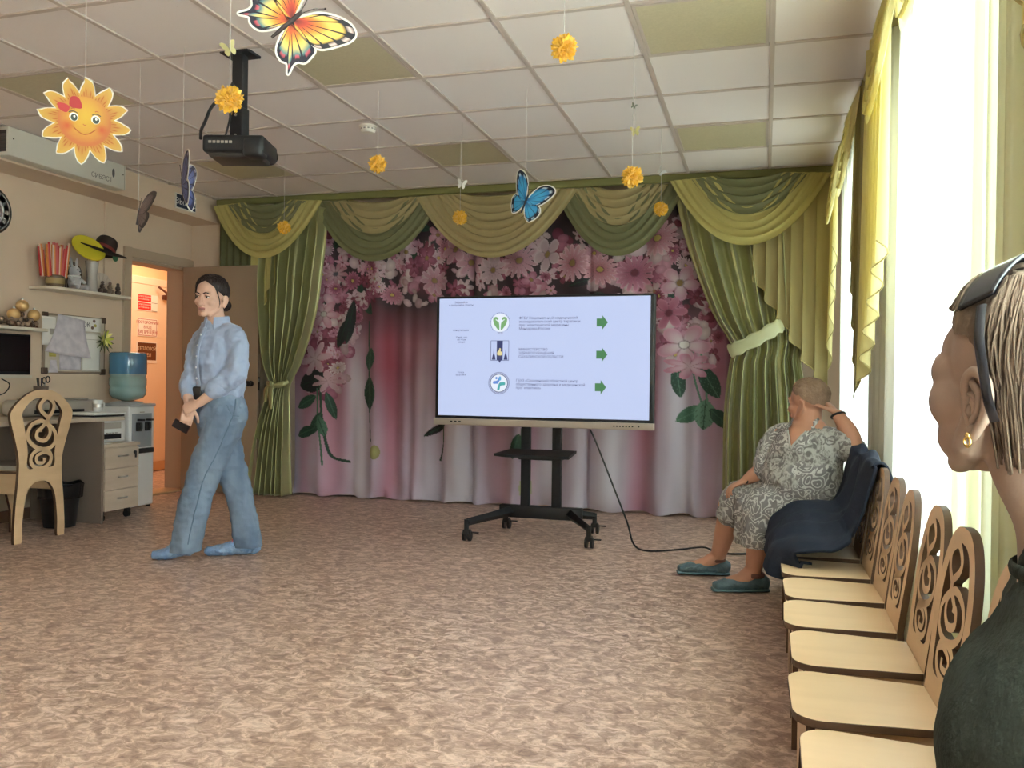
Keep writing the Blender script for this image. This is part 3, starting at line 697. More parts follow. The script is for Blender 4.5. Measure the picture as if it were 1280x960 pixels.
jabot(right, 3.58, 4.22, 2.6, 1.62, 1.05, 5, M_win, 'yellow pleated tail at the far edge of the window behind the chairs', base=0.045, amp=0.026)
jabot(right, 1.90, 1.45, 2.6, 1.95, 1.35, 4, M_win, 'yellow pleated tail at the near edge of the window behind the chairs', base=0.04, amp=0.02)
# ================================================================== things along the left wall
M_ply = mat('birch_ply', (214, 182, 144), 0.5, var=(2.2, (201, 168, 130), (1, 1, 6)))
M_plyk = mat('birch_ply_light', (226, 194, 154), 0.36, spec=0.5, var=(2.0, (213, 180, 139), (1, 5, 1)))
M_edge = mat('burnt_edge', (84, 58, 38), 0.6)
M_seatpad = mat('seat_pad', (150, 140, 128), 0.8)
M_desk = mat('ash_laminate', (196, 178, 160), 0.5, var=(2.5, (184, 166, 148), (1, 1, 8)))
M_deskd = mat('desk_panel', (122, 106, 94), 0.55)
M_dtop = mat('desk_top', (186, 172, 156), 0.4)
M_steel = mat('brushed_steel', (196, 194, 190), 0.3, metal=0.9)
M_pw = mat('white_plastic', (222, 222, 220), 0.4)
M_gp = mat('grey_plastic', (170, 162, 152), 0.5)

def ribbon(b, P, wd, x0, x1, tilt=0.0, close=False):
    """flat stroke of width wd along 2D points, between depths x0, x1 (local X)"""
    P = [np.array(p) for p in P]; n = len(P); Lf = []; Rt = []
    for i in range(n):
        t = (P[(i+1) % n]-P[i-1]) if close else (P[min(i+1, n-1)]-P[max(i-1, 0)])
        t = t/ (np.hypot(*t)+1e-9); nn = np.array((-t[1], t[0])); w_ = wd if not callable(wd) else wd(i/(n-1))
        Lf.append(P[i]+nn*w_/2); Rt.append(P[i]-nn*w_/2)
    f3 = lambda q, x: (x, q[0], q[1])
    vs = [f3(q, x0) for q in Lf]+[f3(q, x0) for q in Rt]+[f3(q, x1) for q in Lf]+[f3(q, x1) for q in Rt]
    m = n if close else n-1; A = []; E = []
    for i in range(m):
        j = (i+1) % n
        A += [(i, j, n+j, n+i), (2*n+i, 3*n+i, 3*n+j, 2*n+j)]; E += [(i, 2*n+i, 2*n+j, j), (n+i, n+j, 3*n+j, 3*n+i)]
    b.add(vs, A, 0); b.v = b.v; o = len(b.v)-len(vs)
    b.f += [tuple(k+o for k in f) for f in E]; b.m += [1]*len(E)
def clef(b, sy, fz, x0, x1, wd):
    """treble-clef tracery; sy scales across, fz maps height"""
    q = lambda L: [(p[0]*sy, fz(p[1])) for p in L]
    loop = spline([(-0.085, .62), (-.02, .70), (.045, .765), (-.012, .82), (-.022, .86), (.03, .905), (.085, .87), (.08, .815), (.035, .755), (.09, .70), (.112, .66), (.098, .60), (.03, .575), (-.06, .60), (-.112, .66), (-.09, .73), (-.01, .757), (.055, .72), (.062, .665), (.02, .63), (-.04, .65), (-.035, .695), (.0, .70)], 7)[7:]
    ribbon(b, q(loop), wd, x0, x1)
    ring = [(0.082*math.cos(a), .515+.062*math.sin(a)) for a in np.linspace(0, 2*PI, 40, endpoint=False)]
    ribbon(b, q(ring), wd, x0, x1, close=True)
    ribbon(b, q(spline([(.085, .53), (.03, .555), (-.035, .535), (-.03, .495), (.02, .49), (.025, .52)], 6)), wd*0.8, x0, x1)
def clef_chair(name, label, kids, loc, rz, group=None):
    t = thing(name, label, 'chair', loc, rz, group)
    if kids:
        sz, dep, th = 0.36, 0.31, 0.018
        right = [(.0, .748), (.05, .742), (.095, .715), (.132, .66), (.15, .59), (.15, .53), (.14, .45), (.135, .36), (.14, .26), (.15, .1), (.152, 0), (.105, 0), (.10, .1), (.085, .2), (.05, .265), (0, .285)]
        opn = [(0, .715), (.045, .707), (.078, .68), (.103, .62), (.108, .56), (.098, .47), (.082, .418), (0, .412)]
        fz = lambda z: .418+(z-.453)*(.290/.452); sy, wd, lean = 0.86, 0.019, 0.13
    else:
        sz, dep, th = 0.45, 0.40, 0.02
        right = [(0, .957), (.07, .95), (.14, .92), (.205, .87), (.243, .825), (.25, .79), (.235, .73), (.205, .64), (.182, .56), (.172, .50), (.172, .44), (.178, .36), (.195, .2), (.20, 0), (.145, 0), (.14, .12), (.12, .27), (.085, .34), (.045, .368), (0, .375)]
        opn = [(0, .905), (.06, .90), (.115, .87), (.16, .81), (.15, .76), (.125, .66), (.108, .56), (.104, .463), (0, .463)]
        fz = lambda z: z; sy, wd, lean = 1.0, 0.026, 0.03
    def sym(R):
        S = [np.array(p) for p in spline(R, 5)]
        return S+[np.array((-p[0], p[1])) for p in S[::-1][1:-1]]
    if kids: sym2 = lambda R: [np.array(p) for p in R]+[np.array((-p[0], p[1])) for p in R[::-1] if p[0] > 0]
    fnb = lambda u, v, w_: (w_+max(0, v-sz)*lean-max(0, sz-v)*-0.05*(0 if not kids else 1), u, v)
    # back board: the tracery shares its mesh
    ob = plate('backrest', sym(right), [sym(opn)], th, M_ply, t, edge=M_edge)
    bm = MB(); clef(bm, sy, fz, -th/2, th/2, wd); me2 = bm.mesh('tr', [M_ply, M_edge], False, merge=False)
    bb = bmesh.new(); bb.from_mesh(ob.data)
    for v in bb.verts: v.co = Vector((v.co.z, v.co.x, v.co.y))
    bb.from_mesh(me2); 
    for v in bb.verts: v.co = Vector(fnb(v.co.y, v.co.z, v.co.x))
    bb.to_mesh(ob.data); bb.free(); bpy.data.meshes.remove(me2)
    # seat with rounded front corners
    hw0, hw1 = (.135, .158) if kids else (.17, .20); r = .06
    pts = [(-th/2, -hw0), (-th/2, hw0)]
    for (cx, cy, a0) in ((-dep+r, hw1-r, PI/2), (-dep+r, -hw1+r, PI)):
        pts += [(cx+r*math.cos(a0+k*PI/12), cy+r*math.sin(a0+k*PI/12)) for k in range(7)]
    b = MB(); b.prism(pts, lambda u, v, w_: (u, v, w_), sz-0.018, sz, 0, 1); b.build('seat', [M_plyk if kids else M_ply, M_edge], t, smooth=False, bevel=0.002)
    if not kids:
        b = MB(); b.prism([(p[0]*0.93-0.01, p[1]*0.95) for p in pts], lambda u, v, w_: (u, v, w_), sz, sz+0.03, 0); b.build('seat_pad', M_seatpad, t, smooth=False, bevel=0.008)
    # front legs: one arched board, and two side rails
    z0 = sz-0.018; a = hw1-0.012
    fl = [(-a, z0), (a, z0), (a, z0-.08), (a+.0, 0), (a-.05, 0), (a-.055, z0*.35), (a-.09, z0*.62), (0, z0*.72), (-a+.09, z0*.62), (-a+.055, z0*.35), (-a+.05, 0), (-a, 0), (-a, z0-.08)]
    x_f = -dep+0.035
    plate('front_legs', fl[::-1], [], th, M_ply, t, fn=lambda u, v, w_: (x_f+w_, u, v), edge=M_edge)
    for s in (-1, 1):
        b = MB(); b.box((-(dep-0.035)/2, s*(hw0-0.02), sz-0.083), (dep-0.06, 0.016, 0.13)); b.build('side_rail', M_ply, t, smooth=False)
    return t
clef_chair('carved_chair', 'wooden chair with a treble clef cut into its back standing at the desk', False, (-4.43, 4.325, 0), 0.03)

# desk, its drawers and what stands on it
t = thing('desk', 'grey laminate desk against the wall under the notice board', 'desk', (-4.83, 4.3, 0))
P = lambda x, y, z: (x+4.83, y-4.3, z)
b = MB(); b.rbox(P(-4.825, 4.275, .74), (.65, 1.76, .026), .004); b.build('desktop', M_dtop, t)
b = MB(); b.box(P(-4.81, 4.935, .363), (.63, .022, .726)); b.build('side_panel', M_deskd, t, smooth=False)
b = MB(); b.box(P(-4.84, 3.45, .363), (.58, .022, .726)); b.build('side_panel', M_deskd, t, smooth=False)
b = MB(); b.box(P(-5.06, 4.19, .50), (.018, 1.46, .45)); b.build('modesty_panel', M_deskd, t, smooth=False)
b = MB(); b.box(P(-4.499, 4.275, .74), (.003, 1.75, .024)); b.build('edge_band', M_desk, t, smooth=False)
t = thing('drawer_pedestal', 'three drawer pedestal on castors under the end of the desk', 'drawer unit', (-4.765, 5.13, 0))
b = MB(); b.box((0, 0, .31), (.50, .345, .46)); b.build('body', M_desk, t, smooth=False, bevel=.003)
b = MB(); b.box((0.005, 0, .549), (.53, .365, .022)); b.build('top', M_desk, t, smooth=False, bevel=.003)
for k in range(3):
    z = .152+.152*k
    b = MB(); b.box((.259, 0, z), (.018, .338, .146)); d = b.build('drawer_front', M_desk, t, smooth=False, bevel=.002)
    b = MB(); b.tube(spline([(.268, -.045, z+.012), (.286, -.03, z+.012), (.288, .03, z+.012), (.268, .045, z+.012)], 5), (.006, .006), 8); b.build('handle', M_steel, d)
    if k == 2:
        b = MB(); b.cyl((.267, .125, z+.03), (.276, .125, z+.03), .012); b.build('lock', M_dark, d)
        b = MB(); b.rbox((.28, .125, z+.015), (.004, .018, .05), .0015); b.build('key', M_black, d)
for sx in (-1, 1):
    for sy in (-1, 1):
        b = MB(); b.cyl((sx*.2, sy*.13-.012, .026), (sx*.2, sy*.13+.012, .026), .026, n=16); b.box((sx*.2, sy*.13, .062), (.03, .03, .03)); b.build('castor', M_black, t)
t = thing('label_printer', 'white printer box standing on the drawer pedestal below the desktop', 'printer', (-4.70, 5.12, .5605))
b = MB(); b.rbox((0, 0, .085), (.24, .27, .16), .01); b.build('body', M_pw, t)
b = MB(); b.box((.121, -.01, .125), (.004, .19, .045)); b.build('front_panel', M_gp, t, smooth=False)
b = MB(); b.box((.121, -.01, .045), (.005, .19, .04)); b.build('paper_slot', M_black, t, smooth=False)
b = MB(); b.box((.14, -.01, .028), (.05, .15, .004)); b.build('paper', M_paper, t, smooth=False)
for k in range(4): b = MB(); b.box((.129, -.06+.03*k, .072), (.012, .012, .008)); b.build('button', M_gp, t, smooth=False)
for x, y, rz, lb in ((-4.56, 5.02, .2, 'white paper slip on the drawer pedestal nearer the bin'), (-4.55, 5.22, -.1, 'white paper slip on the drawer pedestal nearer the water cooler')):
    b = MB(); b.box((x, y, .5625), (.07, .10, .003), rz=rz); tag(b.build('paper_slip', M_paper, smooth=False), lb, 'paper', 'slips on the drawer pedestal')
t = thing('document_tray', 'flat white tray on the end of the desktop below the mug', 'tray', (-4.70, 5.08, .7535))
b = MB(); b.rbox((0, 0, .006), (.26, .30, .01), .003)
b.build('base', M_black, t); b = MB(); b.rbox((0, 0, .022), (.28, .32, .018), .006); b.build('lid', M_pw, t)
t = thing('mug', 'small white mug with a metal band on the white tray', 'mug', (-4.74, 5.15, .7855))
b = MB(); b.lathe([(.0, 0), (.03, 0), (.034, .01), (.036, .085), (.033, .085), (.031, .012), (0, .01)], 24); b.build('cup', M_pw, t)
b = MB(); b.lathe([(.0355, .03), (.0375, .032), (.038, .055), (.0365, .058)], 24); b.build('band', M_steel, t)
b = MB(); b.tube(spline([(.0, .035, .065), (0, .06, .06), (0, .058, .03), (0, .034, .022)], 5), .005, 8); b.build('handle', M_pw, t)
t = thing('desk_printer', 'low beige printer with rounded ends along the back of the desk', 'printer', (-5.02, 5.02, .753))
b = MB(); b.rbox((0, 0, .06), (.22, .72, .115), .035, seg=5); b.build('body', M_gp, t)
b = MB(); b.rbox((.02, -.02, .12), (.16, .5, .012), .004); b.build('lid', mat('printer_lid', (150, 142, 132), .5), t)
b = MB(); b.box((.111, -.05, .035), (.006, .45, .025)); b.build('paper_slot', M_black, t, smooth=False)
t = thing('pen_cup', 'brown pen cup with scissors on the printer below the notice board', 'pen cup', (-5.0, 4.885, .8795))
b = MB(); b.lathe([(0, 0), (.045, 0), (.05, .09), (.046, .09), (.042, .005), (0, .004)], 20); b.build('cup', mat('cup_brown', (110, 90, 78), .6), t)
for k, (dx, dy, cc) in enumerate(((.01, -.03, (40, 40, 42)), (-.02, .0, (60, 40, 36)), (.02, -.012, (30, 30, 60)))):
    b = MB(); b.cyl((dx*.5, dy*.5, .01), (dx*1.2, dy*1.6, .15), .005, n=8); b.build('pen', mat('pen%d' % k, cc, .4), t)
b = MB(); b.tube([(.0, .02, .02), (.0, .035, .12)], (.008, .002), 8); b.build('blade', M_steel, t)
for s in (-1, 1):
    b = MB(); c0 = Vector((0, .045+.016*s, .135+.004*s)); b.tube([c0+Vector((0, .017*math.cos(a), .022*math.sin(a))) for a in np.linspace(0, 2*PI, 18)], .0045, 8); b.build('scissor_handle', M_black, t)
b = MB(); b.tube(spline([(-5.16, 4.70, 1.02), (-5.13, 4.74, .98), (-5.13, 4.70, .92), (-5.14, 4.62, .90), (-5.12, 4.55, .93)], 8), .004, 8)
tag(b.build('cable', M_black), 'thin black cable looping below the wall monitor', 'cable')
# waste bin
t = thing('waste_bin', 'black waste bin lined with a bag under the desk', 'bin', (-4.69, 4.755, 0))
b = MB(); b.lathe([(0, 0), (.10, 0), (.135, .27), (.138, .275), (.130, .275), (.098, .012), (0, .01)], 28); b.build('bucket', M_black, t)
b = MB(); b.grid(lambda s, q: ((.139+.012*q+.004*math.sin(9*2*PI*s))*math.cos(2*PI*s)*(1 if q < .9 else .93), (.139+.012*q+.004*math.sin(9*2*PI*s+1))*math.sin(2*PI*s)*(1 if q < .9 else .93), .20+.10*math.sin(PI*q*.62)+.012*math.sin(5*2*PI*s+1)*q), 72, 8)
b.build('bin_bag', mat('bin_bag', (22, 22, 24), .25), t, solid=.002)
# water cooler and its bottle
t = thing('water_cooler', 'white water cooler between the drawers and the doorway', 'water cooler', (-4.91, 5.645, 0))
b = MB(); b.rbox((-.01, 0, .415), (.31, .285, .80), .012); b.build('body', mat('cooler_white', (232, 232, 232), .35), t)
b = MB(); b.rbox((0, 0, .822), (.325, .29, .024), .01); b.lathe([(.12, .83), (.12, .845), (.07, .85), (.06, .84)], 28); b.build('top', mat('cooler_grey', (168, 168, 168), .4), t)
b = MB(); b.rbox((.143, 0, .62), (.012, .225, .27), .005); b.build('tap_panel', mat('cooler_panel', (150, 154, 160), .35), t)
for s in (-1, 1):
    b = MB(); b.tube([(.148, s*.05, .672), (.185, s*.05, .672)], .014, 10); b.tube([(.182, s*.05, .68), (.182, s*.05, .635)], .011, 10); b.rbox((.18, s*.05, .705), (.05, .034, .016), .004); b.rbox((.16, s*.05, .65), (.02, .05, .07), .004); b.build('tap', M_black, t)
b = MB(); b.rbox((.148, 0, .458), (.03, .25, .04), .006); b.build('drip_tray', M_black, t)
b = MB(); b.box((.146, 0, .765), (.003, .05, .008)); b.build('nameplate', M_gp, t, smooth=False)
b = MB(); b.box((.1505, -.11, .51), (.002, .045, .05)); b.build('sticker', mat('sticky_yellow', (214, 184, 70), .7), t, smooth=False)
b = MB()
for sx in (-1, 1):
    for sy in (-1, 1): b.cyl((sx*.12, sy*.11, 0), (sx*.12, sy*.11, .03), .018, n=12)
b.build('feet', M_black, t)
M_bot = mat('bottle_clear', (150, 186, 186), .08, spec=.6, alpha=.35); M_botb = mat('bottle_blue', (70, 122, 158), .12, spec=.6, alpha=.14)
t = thing('water_bottle', 'big upturned blue water bottle on top of the water cooler', 'water bottle', (-4.905, 5.645, .846))
prof = [(.03, 0.0), (.055, .012), (.115, .03), (.137, .06), (.139, .10), (.132, .112), (.132, .122), (.14, .135), (.14, .185), (.132, .197), (.132, .207), (.14, .22)]
b = MB(); b.lathe([(0, .002)]+prof+[(.14, .222)], 36); b.build('lower_half', M_bot, t)
b = MB(); b.lathe([(.1395, .221), (.141, .225), (.141, .375), (.136, .39), (.12, .396), (0, .39)], 36); b.build('upper_half', M_botb, t)
b = MB(); b.lathe([(0, .015), (.10, .04), (.128, .065), (.13, .21), (0, .212)], 30); b.build('water', mat('water', (120, 160, 164), .05, alpha=.5), t)

# air recirculator on the bulkhead
t = thing('air_purifier', 'long white air purifier box mounted high on the bulkhead', 'air purifier', (-4.80, 4.88, 2.575))
b = MB(); b.rbox((0, 0, 0), (.11, 1.06, .19), .008); b.build('case', mat('purifier_white', (206, 202, 190), .45), t)
b = MB(); b.box((0, -.531, 0), (.08, .006, .14)); b.build('intake_grille', mat('grille_dark', (52, 44, 42), .6), t, smooth=False)
b = MB()
for z in (-.05, -.025, 0, .025, .05): b.box((0, -.535, z), (.08, .004, .006))
b.build('grille_slats', mat('slat_dark', (34, 30, 30), .6), t, smooth=False)
b = MB(); b.box((.0555, .515, 0), (.002, .003, .185)); b.build('seam', M_gp, t, smooth=False)
text('lettering', 'СИБЭСТ', .05, mat('grey_print', (120, 116, 112), .6), t, frame((.0558, .18, -.065), (0, 1, 0), (0, 0, 1)), ext=.0006)
b = MB(); b.ell((.0555, .40, .01), (.0015, .014, .034), 14, 10); b.build('emblem', mat('emblem_dark', (84, 84, 84), .6), t)
for y in (-.49, .5): b = MB(); b.cyl((.054, y, .02), (.057, y, .02), .005, n=10); b.build('screw', M_dark, t)
# clock
t = thing('wall_clock', 'dark round wall clock with pale numerals cut by the left picture edge', 'clock', (XL, 4.593, 2.19))
b = MB(); My = Matrix.Rotation(PI/2, 3, 'Y')
b.lathe([(0, 0), (.166, 0), (.166, .02), (.158, .026), (.15, .022), (0, .022)], 48, M=My); b.build('case', mat('clock_dark', (44, 34, 30), .5), t)
b = MB(); b.lathe([(.098, .0225), (.098, .0245), (.08, .0245), (.08, .0225)], 40, M=My); b.lathe([(.148, .0225), (.148, .024), (.144, .024), (.144, .0225)], 48, M=My); b.build('rings', M_pw, t)
for k, s in enumerate(('XII', 'I', 'II', 'III', 'IIII', 'V', 'VI', 'VII', 'VIII', 'IX', 'X', 'XI')):
    a = k*PI/6; u = Vector((0, math.sin(a), math.cos(a))); rr = Vector((0, math.cos(a), -math.sin(a)))
    text('numeral', s, .04, M_pw, t, frame(Vector((.0232, 0, 0))+u*.106, rr, u), ext=.0006, align='CENTER')
b = MB()
for k in range(14):
    a = k*2*PI/14; b.tube([(.0235, .05*math.cos(a)+.022*math.cos(q), .05*math.sin(a)+.022*math.sin(q)) for q in np.linspace(0, 2*PI, 14)], .0018, 5)
b.build('filigree', M_pw, t)
for L_, a in ((.07, .9), (.1, 4.2)): b = MB(); b.tube([(.027, 0, 0), (.027, L_*math.sin(a), L_*math.cos(a))], (.004, .0015), 6); b.build('hand', M_pw, t)

# upper shelf and its toys
M_shelf = mat('shelf_white', (212, 202, 186), .5)
def shelf(label, y0, y1, z, dep, cords):
    t = thing('wall_shelf', label, 'shelf', (XL, (y0+y1)/2, z)); h = (y1-y0)/2
    pts = [(0, -h), (0, h)]+[(dep-.06+.06*math.cos(a), h-.06+.06*math.sin(a)) for a in np.linspace(PI/2, 0, 7)]+[(dep-.06+.06*math.cos(a), -h+.06+.06*math.sin(a)) for a in np.linspace(0, -PI/2, 7)]
    b = MB(); b.prism(pts, lambda u, v, w_: (u, v, w_), -.022, 0); b.build('board', M_shelf, t, smooth=False, bevel=.004)
    for y in cords:
        b = MB(); b.rbox((.012, y, -.085), (.02, .022, .13), .004); b.rbox((.07, y, -.032), (.13, .022, .016), .004); b.build('bracket', M_pw, t)
    return t
shelf('upper white wall shelf with rounded ends holding toys and a hat', 4.93, 5.77, 1.70, .21, (5.12, 5.55))
ZS = 1.7005
t = thing('jar_of_striped_flags', 'jar bristling with red and white striped paper flags on the upper shelf', 'jar', (-5.02, 5.02, ZS))
b = MB(); b.lathe([(0, 0), (.06, 0), (.064, .01), (.064, .075), (.05, .085), (0, .08)], 22); b.build('jar', mat('jar_brown', (92, 70, 44), .3), t)
b = MB(); b.lathe([(.0645, .02), (.0655, .022), (.0655, .06), (.0645, .062)], 22); b.build('label_band', mat('jar_label', (150, 130, 86), .6), t)
M_fr = [mat('flag_red', (176, 40, 40), .6), mat('flag_white', (222, 200, 180), .6), mat('flag_orange', (206, 128, 60), .6), mat('flag_pink', (196, 92, 92), .6)]
r_ = random.Random(4)
for k in range(13):
    y = -.135+.24*k/12; ang = (y+.015)*1.1; L_ = .20+.05*r_.random(); x = r_.uniform(-.02, .03); z0 = .065+.01*r_.random()
    b = MB(); d = Vector((0, math.sin(ang), math.cos(ang))); n_ = Vector((1, 0, 0)); e = d.cross(n_)
    o0 = Vector((x, y*.75, z0)); wq = .012
    for q in range(3):
        c = o0+e*(q-1)*wq; tp = o0+d*L_+e*(q-1)*wq*(.8)+d*(.02*math.sin(k*2.1+q))
        b.add([c-e*wq/2-n_*.006, c+e*wq/2-n_*.006, c+e*wq/2+n_*.006, c-e*wq/2+n_*.006, tp-e*wq/2-n_*.004, tp+e*wq/2-n_*.004, tp+e*wq/2+n_*.004, tp-e*wq/2+n_*.004],
              [(3, 2, 1, 0), (4, 5, 6, 7), (0, 1, 5, 4), (1, 2, 6, 5), (2, 3, 7, 6), (3, 0, 4, 7)], (q+k) % 4)
    b.build('striped_flag', M_fr, t, smooth=False)
def plush(name, label, loc, s, m, m2, rz=0):
    t = thing(name, label, 'plush toy', loc, rz)
    b = MB(); b.ell((0, 0, .06*s), (.045*s, .05*s, .062*s)); b.ell((0.005*s, 0, .145*s), (.042*s, .046*s, .044*s)); b.ell((.035*s, 0, .135*s), (.022*s, .024*s, .018*s))
    for q in (-1, 1):
        b.tube([(.02*s, q*.03*s, .02*s), (.075*s, q*.05*s, .018*s)], [.02*s, .022*s], 12, round_=True); b.tube([(.0, q*.045*s, .095*s), (.045*s, q*.06*s, .06*s)], [.015*s, .014*s], 12, round_=True)
    fuse(b, 'body', m, t, .004, 3)
    for q in (-1, 1):
        b = MB(); b.ell((-.005*s, q*.03*s, .215*s), (.008*s, .014*s, .045*s) if name.endswith('bunny') else (.01*s, .018*s, .018*s), M=Matrix.Rotation(-q*.15, 3, 'X')); b.build('ear', m, t)
        b = MB(); b.ell((.042*s, q*.016*s, .155*s), (.004*s, .005*s, .006*s), 10, 8); b.build('eye', M_black, t)
    b = MB(); b.ell((.056*s, 0, .141*s), (.005*s, .008*s, .005*s), 10, 8); b.build('nose', M_black, t)
    b = MB(); b.lathe([(.046*s, .10*s), (.05*s, .104*s), (.046*s, .112*s)], 18); b.build('scarf', m2, t); return t
plush('plush_bunny', 'grey plush bunny sitting on the upper shelf beside the jar', (-5.03, 5.21, ZS), .95, mat('plush_grey', (170, 166, 168), .95, sheen=.5), M_pw)
t = thing('twig_house', 'dark arched twig basket behind the plush bunny on the upper shelf', 'basket', (-5.115, 5.27, ZS))
b = MB(); P_ = [(0, -.085, 0), (0, -.085, .14), (0, -.06, .19), (0, 0, .215), (0, .06, .19), (0, .085, .14), (0, .085, 0)]
b.tube(spline(P_, 5), .012, 8); b.build('arch', mat('twig_brown', (96, 74, 58), .8), t)
b = MB()
for k in range(7): b.tube([(-.01, -.07+.023*k, 0), (-.01+.004*(k % 2), -.07+.023*k, .13+.06*math.sin(PI*k/6))], .007, 6)
b.build('twigs', mat('twig_dark', (70, 54, 44), .8), t)
t = thing('glass_vase', 'tall clear glass vase under the hat on the upper shelf', 'vase', (-5.03, 5.385, ZS))
b = MB(); b.lathe([(0, 0), (.045, 0), (.04, .03), (.036, .12), (.05, .24), (.046, .24), (.032, .12), (.034, .03), (0, .012)], 24); b.build('glass', mat('vase_glass', (206, 200, 192), .1, alpha=.35), t)
for k in range(7):
    a = k*.9; b = MB(); b.tube(spline([(.01*math.cos(a), .01*math.sin(a), .02), (.02*math.cos(a), .02*math.sin(a), .15), (.04*math.cos(a), .045*math.sin(a), .245+.012*(k % 3))], 5), .004, 6)
    b.ell((.04*math.cos(a), .045*math.sin(a), .25+.012*(k % 3)), (.014, .014, .018), 8, 6); b.build('dried_stem', mat('dried_stem%d' % (k % 2), ((190, 178, 160), (160, 140, 116))[k % 2], .8), t)
t = thing('felt_hat', 'wide black hat with yellow underside and red band tilted on top of the vase', 'hat', (-5.0, 5.36, 1.985), 0)
Mh = Matrix.Rotation(-.35, 3, 'X') @ Matrix.Rotation(.55, 3, 'Y')
b = MB(); b.lathe([(.075, .0), (.20, .018), (.205, .022), (.20, .026), (.075, .012)], 40, (0, .06, .03), M=Matrix.Rotation(-.12, 3, 'X')@Matrix.Rotation(.25, 3, 'Y')); 
b.build('brim', mat('hat_black', (40, 30, 28), .8), t)
b = MB(); b.lathe([(.085, .012), (.08, .10), (.07, .125), (0, .13)], 30, (0, .10, .03), M=Matrix.Rotation(-.5, 3, 'X')); b.build('crown', MATS['hat_black'], t)
b = MB(); b.lathe([(.088, .014), (.086, .04), (.084, .04)], 30, (0, .10, .03), M=Matrix.Rotation(-.5, 3, 'X')); b.build('band', mat('hat_red', (120, 40, 36), .7), t)
b = MB(); b.lathe([(.05, 0), (.125, .0), (.128, .006), (.125, .012), (.05, .012)], 32, (.04, -.09, .035), M=Matrix.Rotation(.9, 3, 'Y')@Matrix.Rotation(.2, 3, 'X')); b.build('yellow_ring', mat('felt_yellow', (206, 190, 44), .8), t)
b = MB(); b.ell((.06, -.02, -.03), (.014, .03, .026), 12, 8); b.build('red_heart', mat('heart_red', (150, 60, 60), .7), t)
b = MB(); b.ell((.06, .17, .0), (.010, .03, .030), 12, 8); b.build('green_heart', mat('heart_green', (56, 110, 70), .7), t)
for k, (y, lb) in enumerate(((5.475, 'small brown bead figure on the upper shelf beside the vase'), (5.555, 'small brown bead figure on the upper shelf, middle of three'), (5.64, 'small brown bead figure at the shelf end towards the doorway'))):
    t = thing('bead_figure', lb, 'figurine', (-5.01, y, ZS), .3*k, 'bead figures on the upper shelf')
    b = MB()
    for q, (dy, z, r) in enumerate(((-.022, .02, .02), (.02, .022, .022), (0, .055, .021), (.0, .085, .013))): b.ell((0, dy, z), (r, r, r), 12, 8)
    b.build('beads', mat('bead_brown%d' % k, ((84, 64, 52), (120, 98, 80), (70, 56, 48))[k], .35), t)
    b = MB(); b.ell((.018, 0, .058), (.006, .01, .008), 8, 6); b.build('face', mat('bead_face%d' % k, (196, 176, 150), .5), t)
t = thing('paper_fan', 'pale folded paper fan leaning behind the bead figures', 'fan', (-5.08, 5.53, ZS))
b = MB()
for k in range(9):
    a0 = -.9+.2*k; b.add([(0, 0, .02), (.012*(k % 2), .13*math.sin(a0), .03+.14*math.cos(a0)), (.012*((k+1) % 2), .13*math.sin(a0+.2), .03+.14*math.cos(a0+.2))], [(0, 1, 2)])
b.build('leaf', mat('fan_paper', (196, 180, 166), .8), t, smooth=False, solid=.002); b = MB(); b.rbox((.0, 0, .012), (.03, .04, .024), .005); b.build('foot', M_gp, t)

# lower shelf, bear, beads, wall monitor
shelf('lower white wall shelf above the black monitor holding a brown bear', 4.25, 4.95, 1.385, .20, (4.4, 4.8))
t = plush('brown_bear', 'brown bear figure on the lower shelf behind the golden balls', (-5.06, 4.755, 1.3855), .62, mat('bear_brown', (104, 64, 36), .8, sheen=.4), mat('bear_scarf', (130, 90, 50), .7))
M_gold = mat('gold_ball', (206, 168, 112), .3, metal=.35)
for y, z, lb in ((4.665, 1.47, 'golden ball on the lower shelf nearest the clock side'), (4.735, 1.535, 'golden ball on top of the brown bear'), (4.835, 1.475, 'golden ball on the lower shelf nearest the notice board')):
    t = thing('golden_ball', lb, 'ball', (-5.02, y, z), 0, 'golden balls round the bear')
    b = MB(); b.ell((0, 0, 0), (.043, .043, .043), 24, 16); b.build('ball', M_gold, t); b = MB(); b.cyl((0, 0, .04), (0, 0, .054), .008, n=10); b.build('cap', M_steel, t)
    if z < 1.5: b = MB(); b.lathe([(.0, 1.3855-z), (.03, 1.3855-z), (.022, 1.42-z), (.02, -.035), (.0, -.035)], 16); b.build('stand', mat('stand_brown', (96, 60, 36), .6), t)
b = MB(); r_ = random.Random(9)
for k in range(46): b.ell((-5.0+r_.uniform(-.03, .03), 4.42+.40*k/45, 1.404+r_.uniform(0, .035)), (.016, .016, .016), 8, 6, mi=k % 2)
tag(b.build('bead_garland', [mat('bead_dark', (70, 48, 36), .3), mat('bead_light', (150, 124, 104), .3)]), 'heap of brown bead garland along the front of the lower shelf', 'garland')
t = thing('wall_monitor', 'black wall monitor below the lower shelf, cut by the left picture edge', 'monitor', (XL, 4.60, 1.195))
b = MB(); b.rbox((.03, 0, 0), (.05, .61, .29), .008); b.build('case', M_black, t)
b = MB(); b.box((.0555, 0, .005), (.002, .58, .255)); b.build('screen', mat('dark_screen', (14, 18, 18), .12, spec=.6), t, smooth=False)
b = MB(); b.box((.02, 0, -.158), (.04, .66, .02)); b.build('ledge', M_shelf, t, smooth=False)
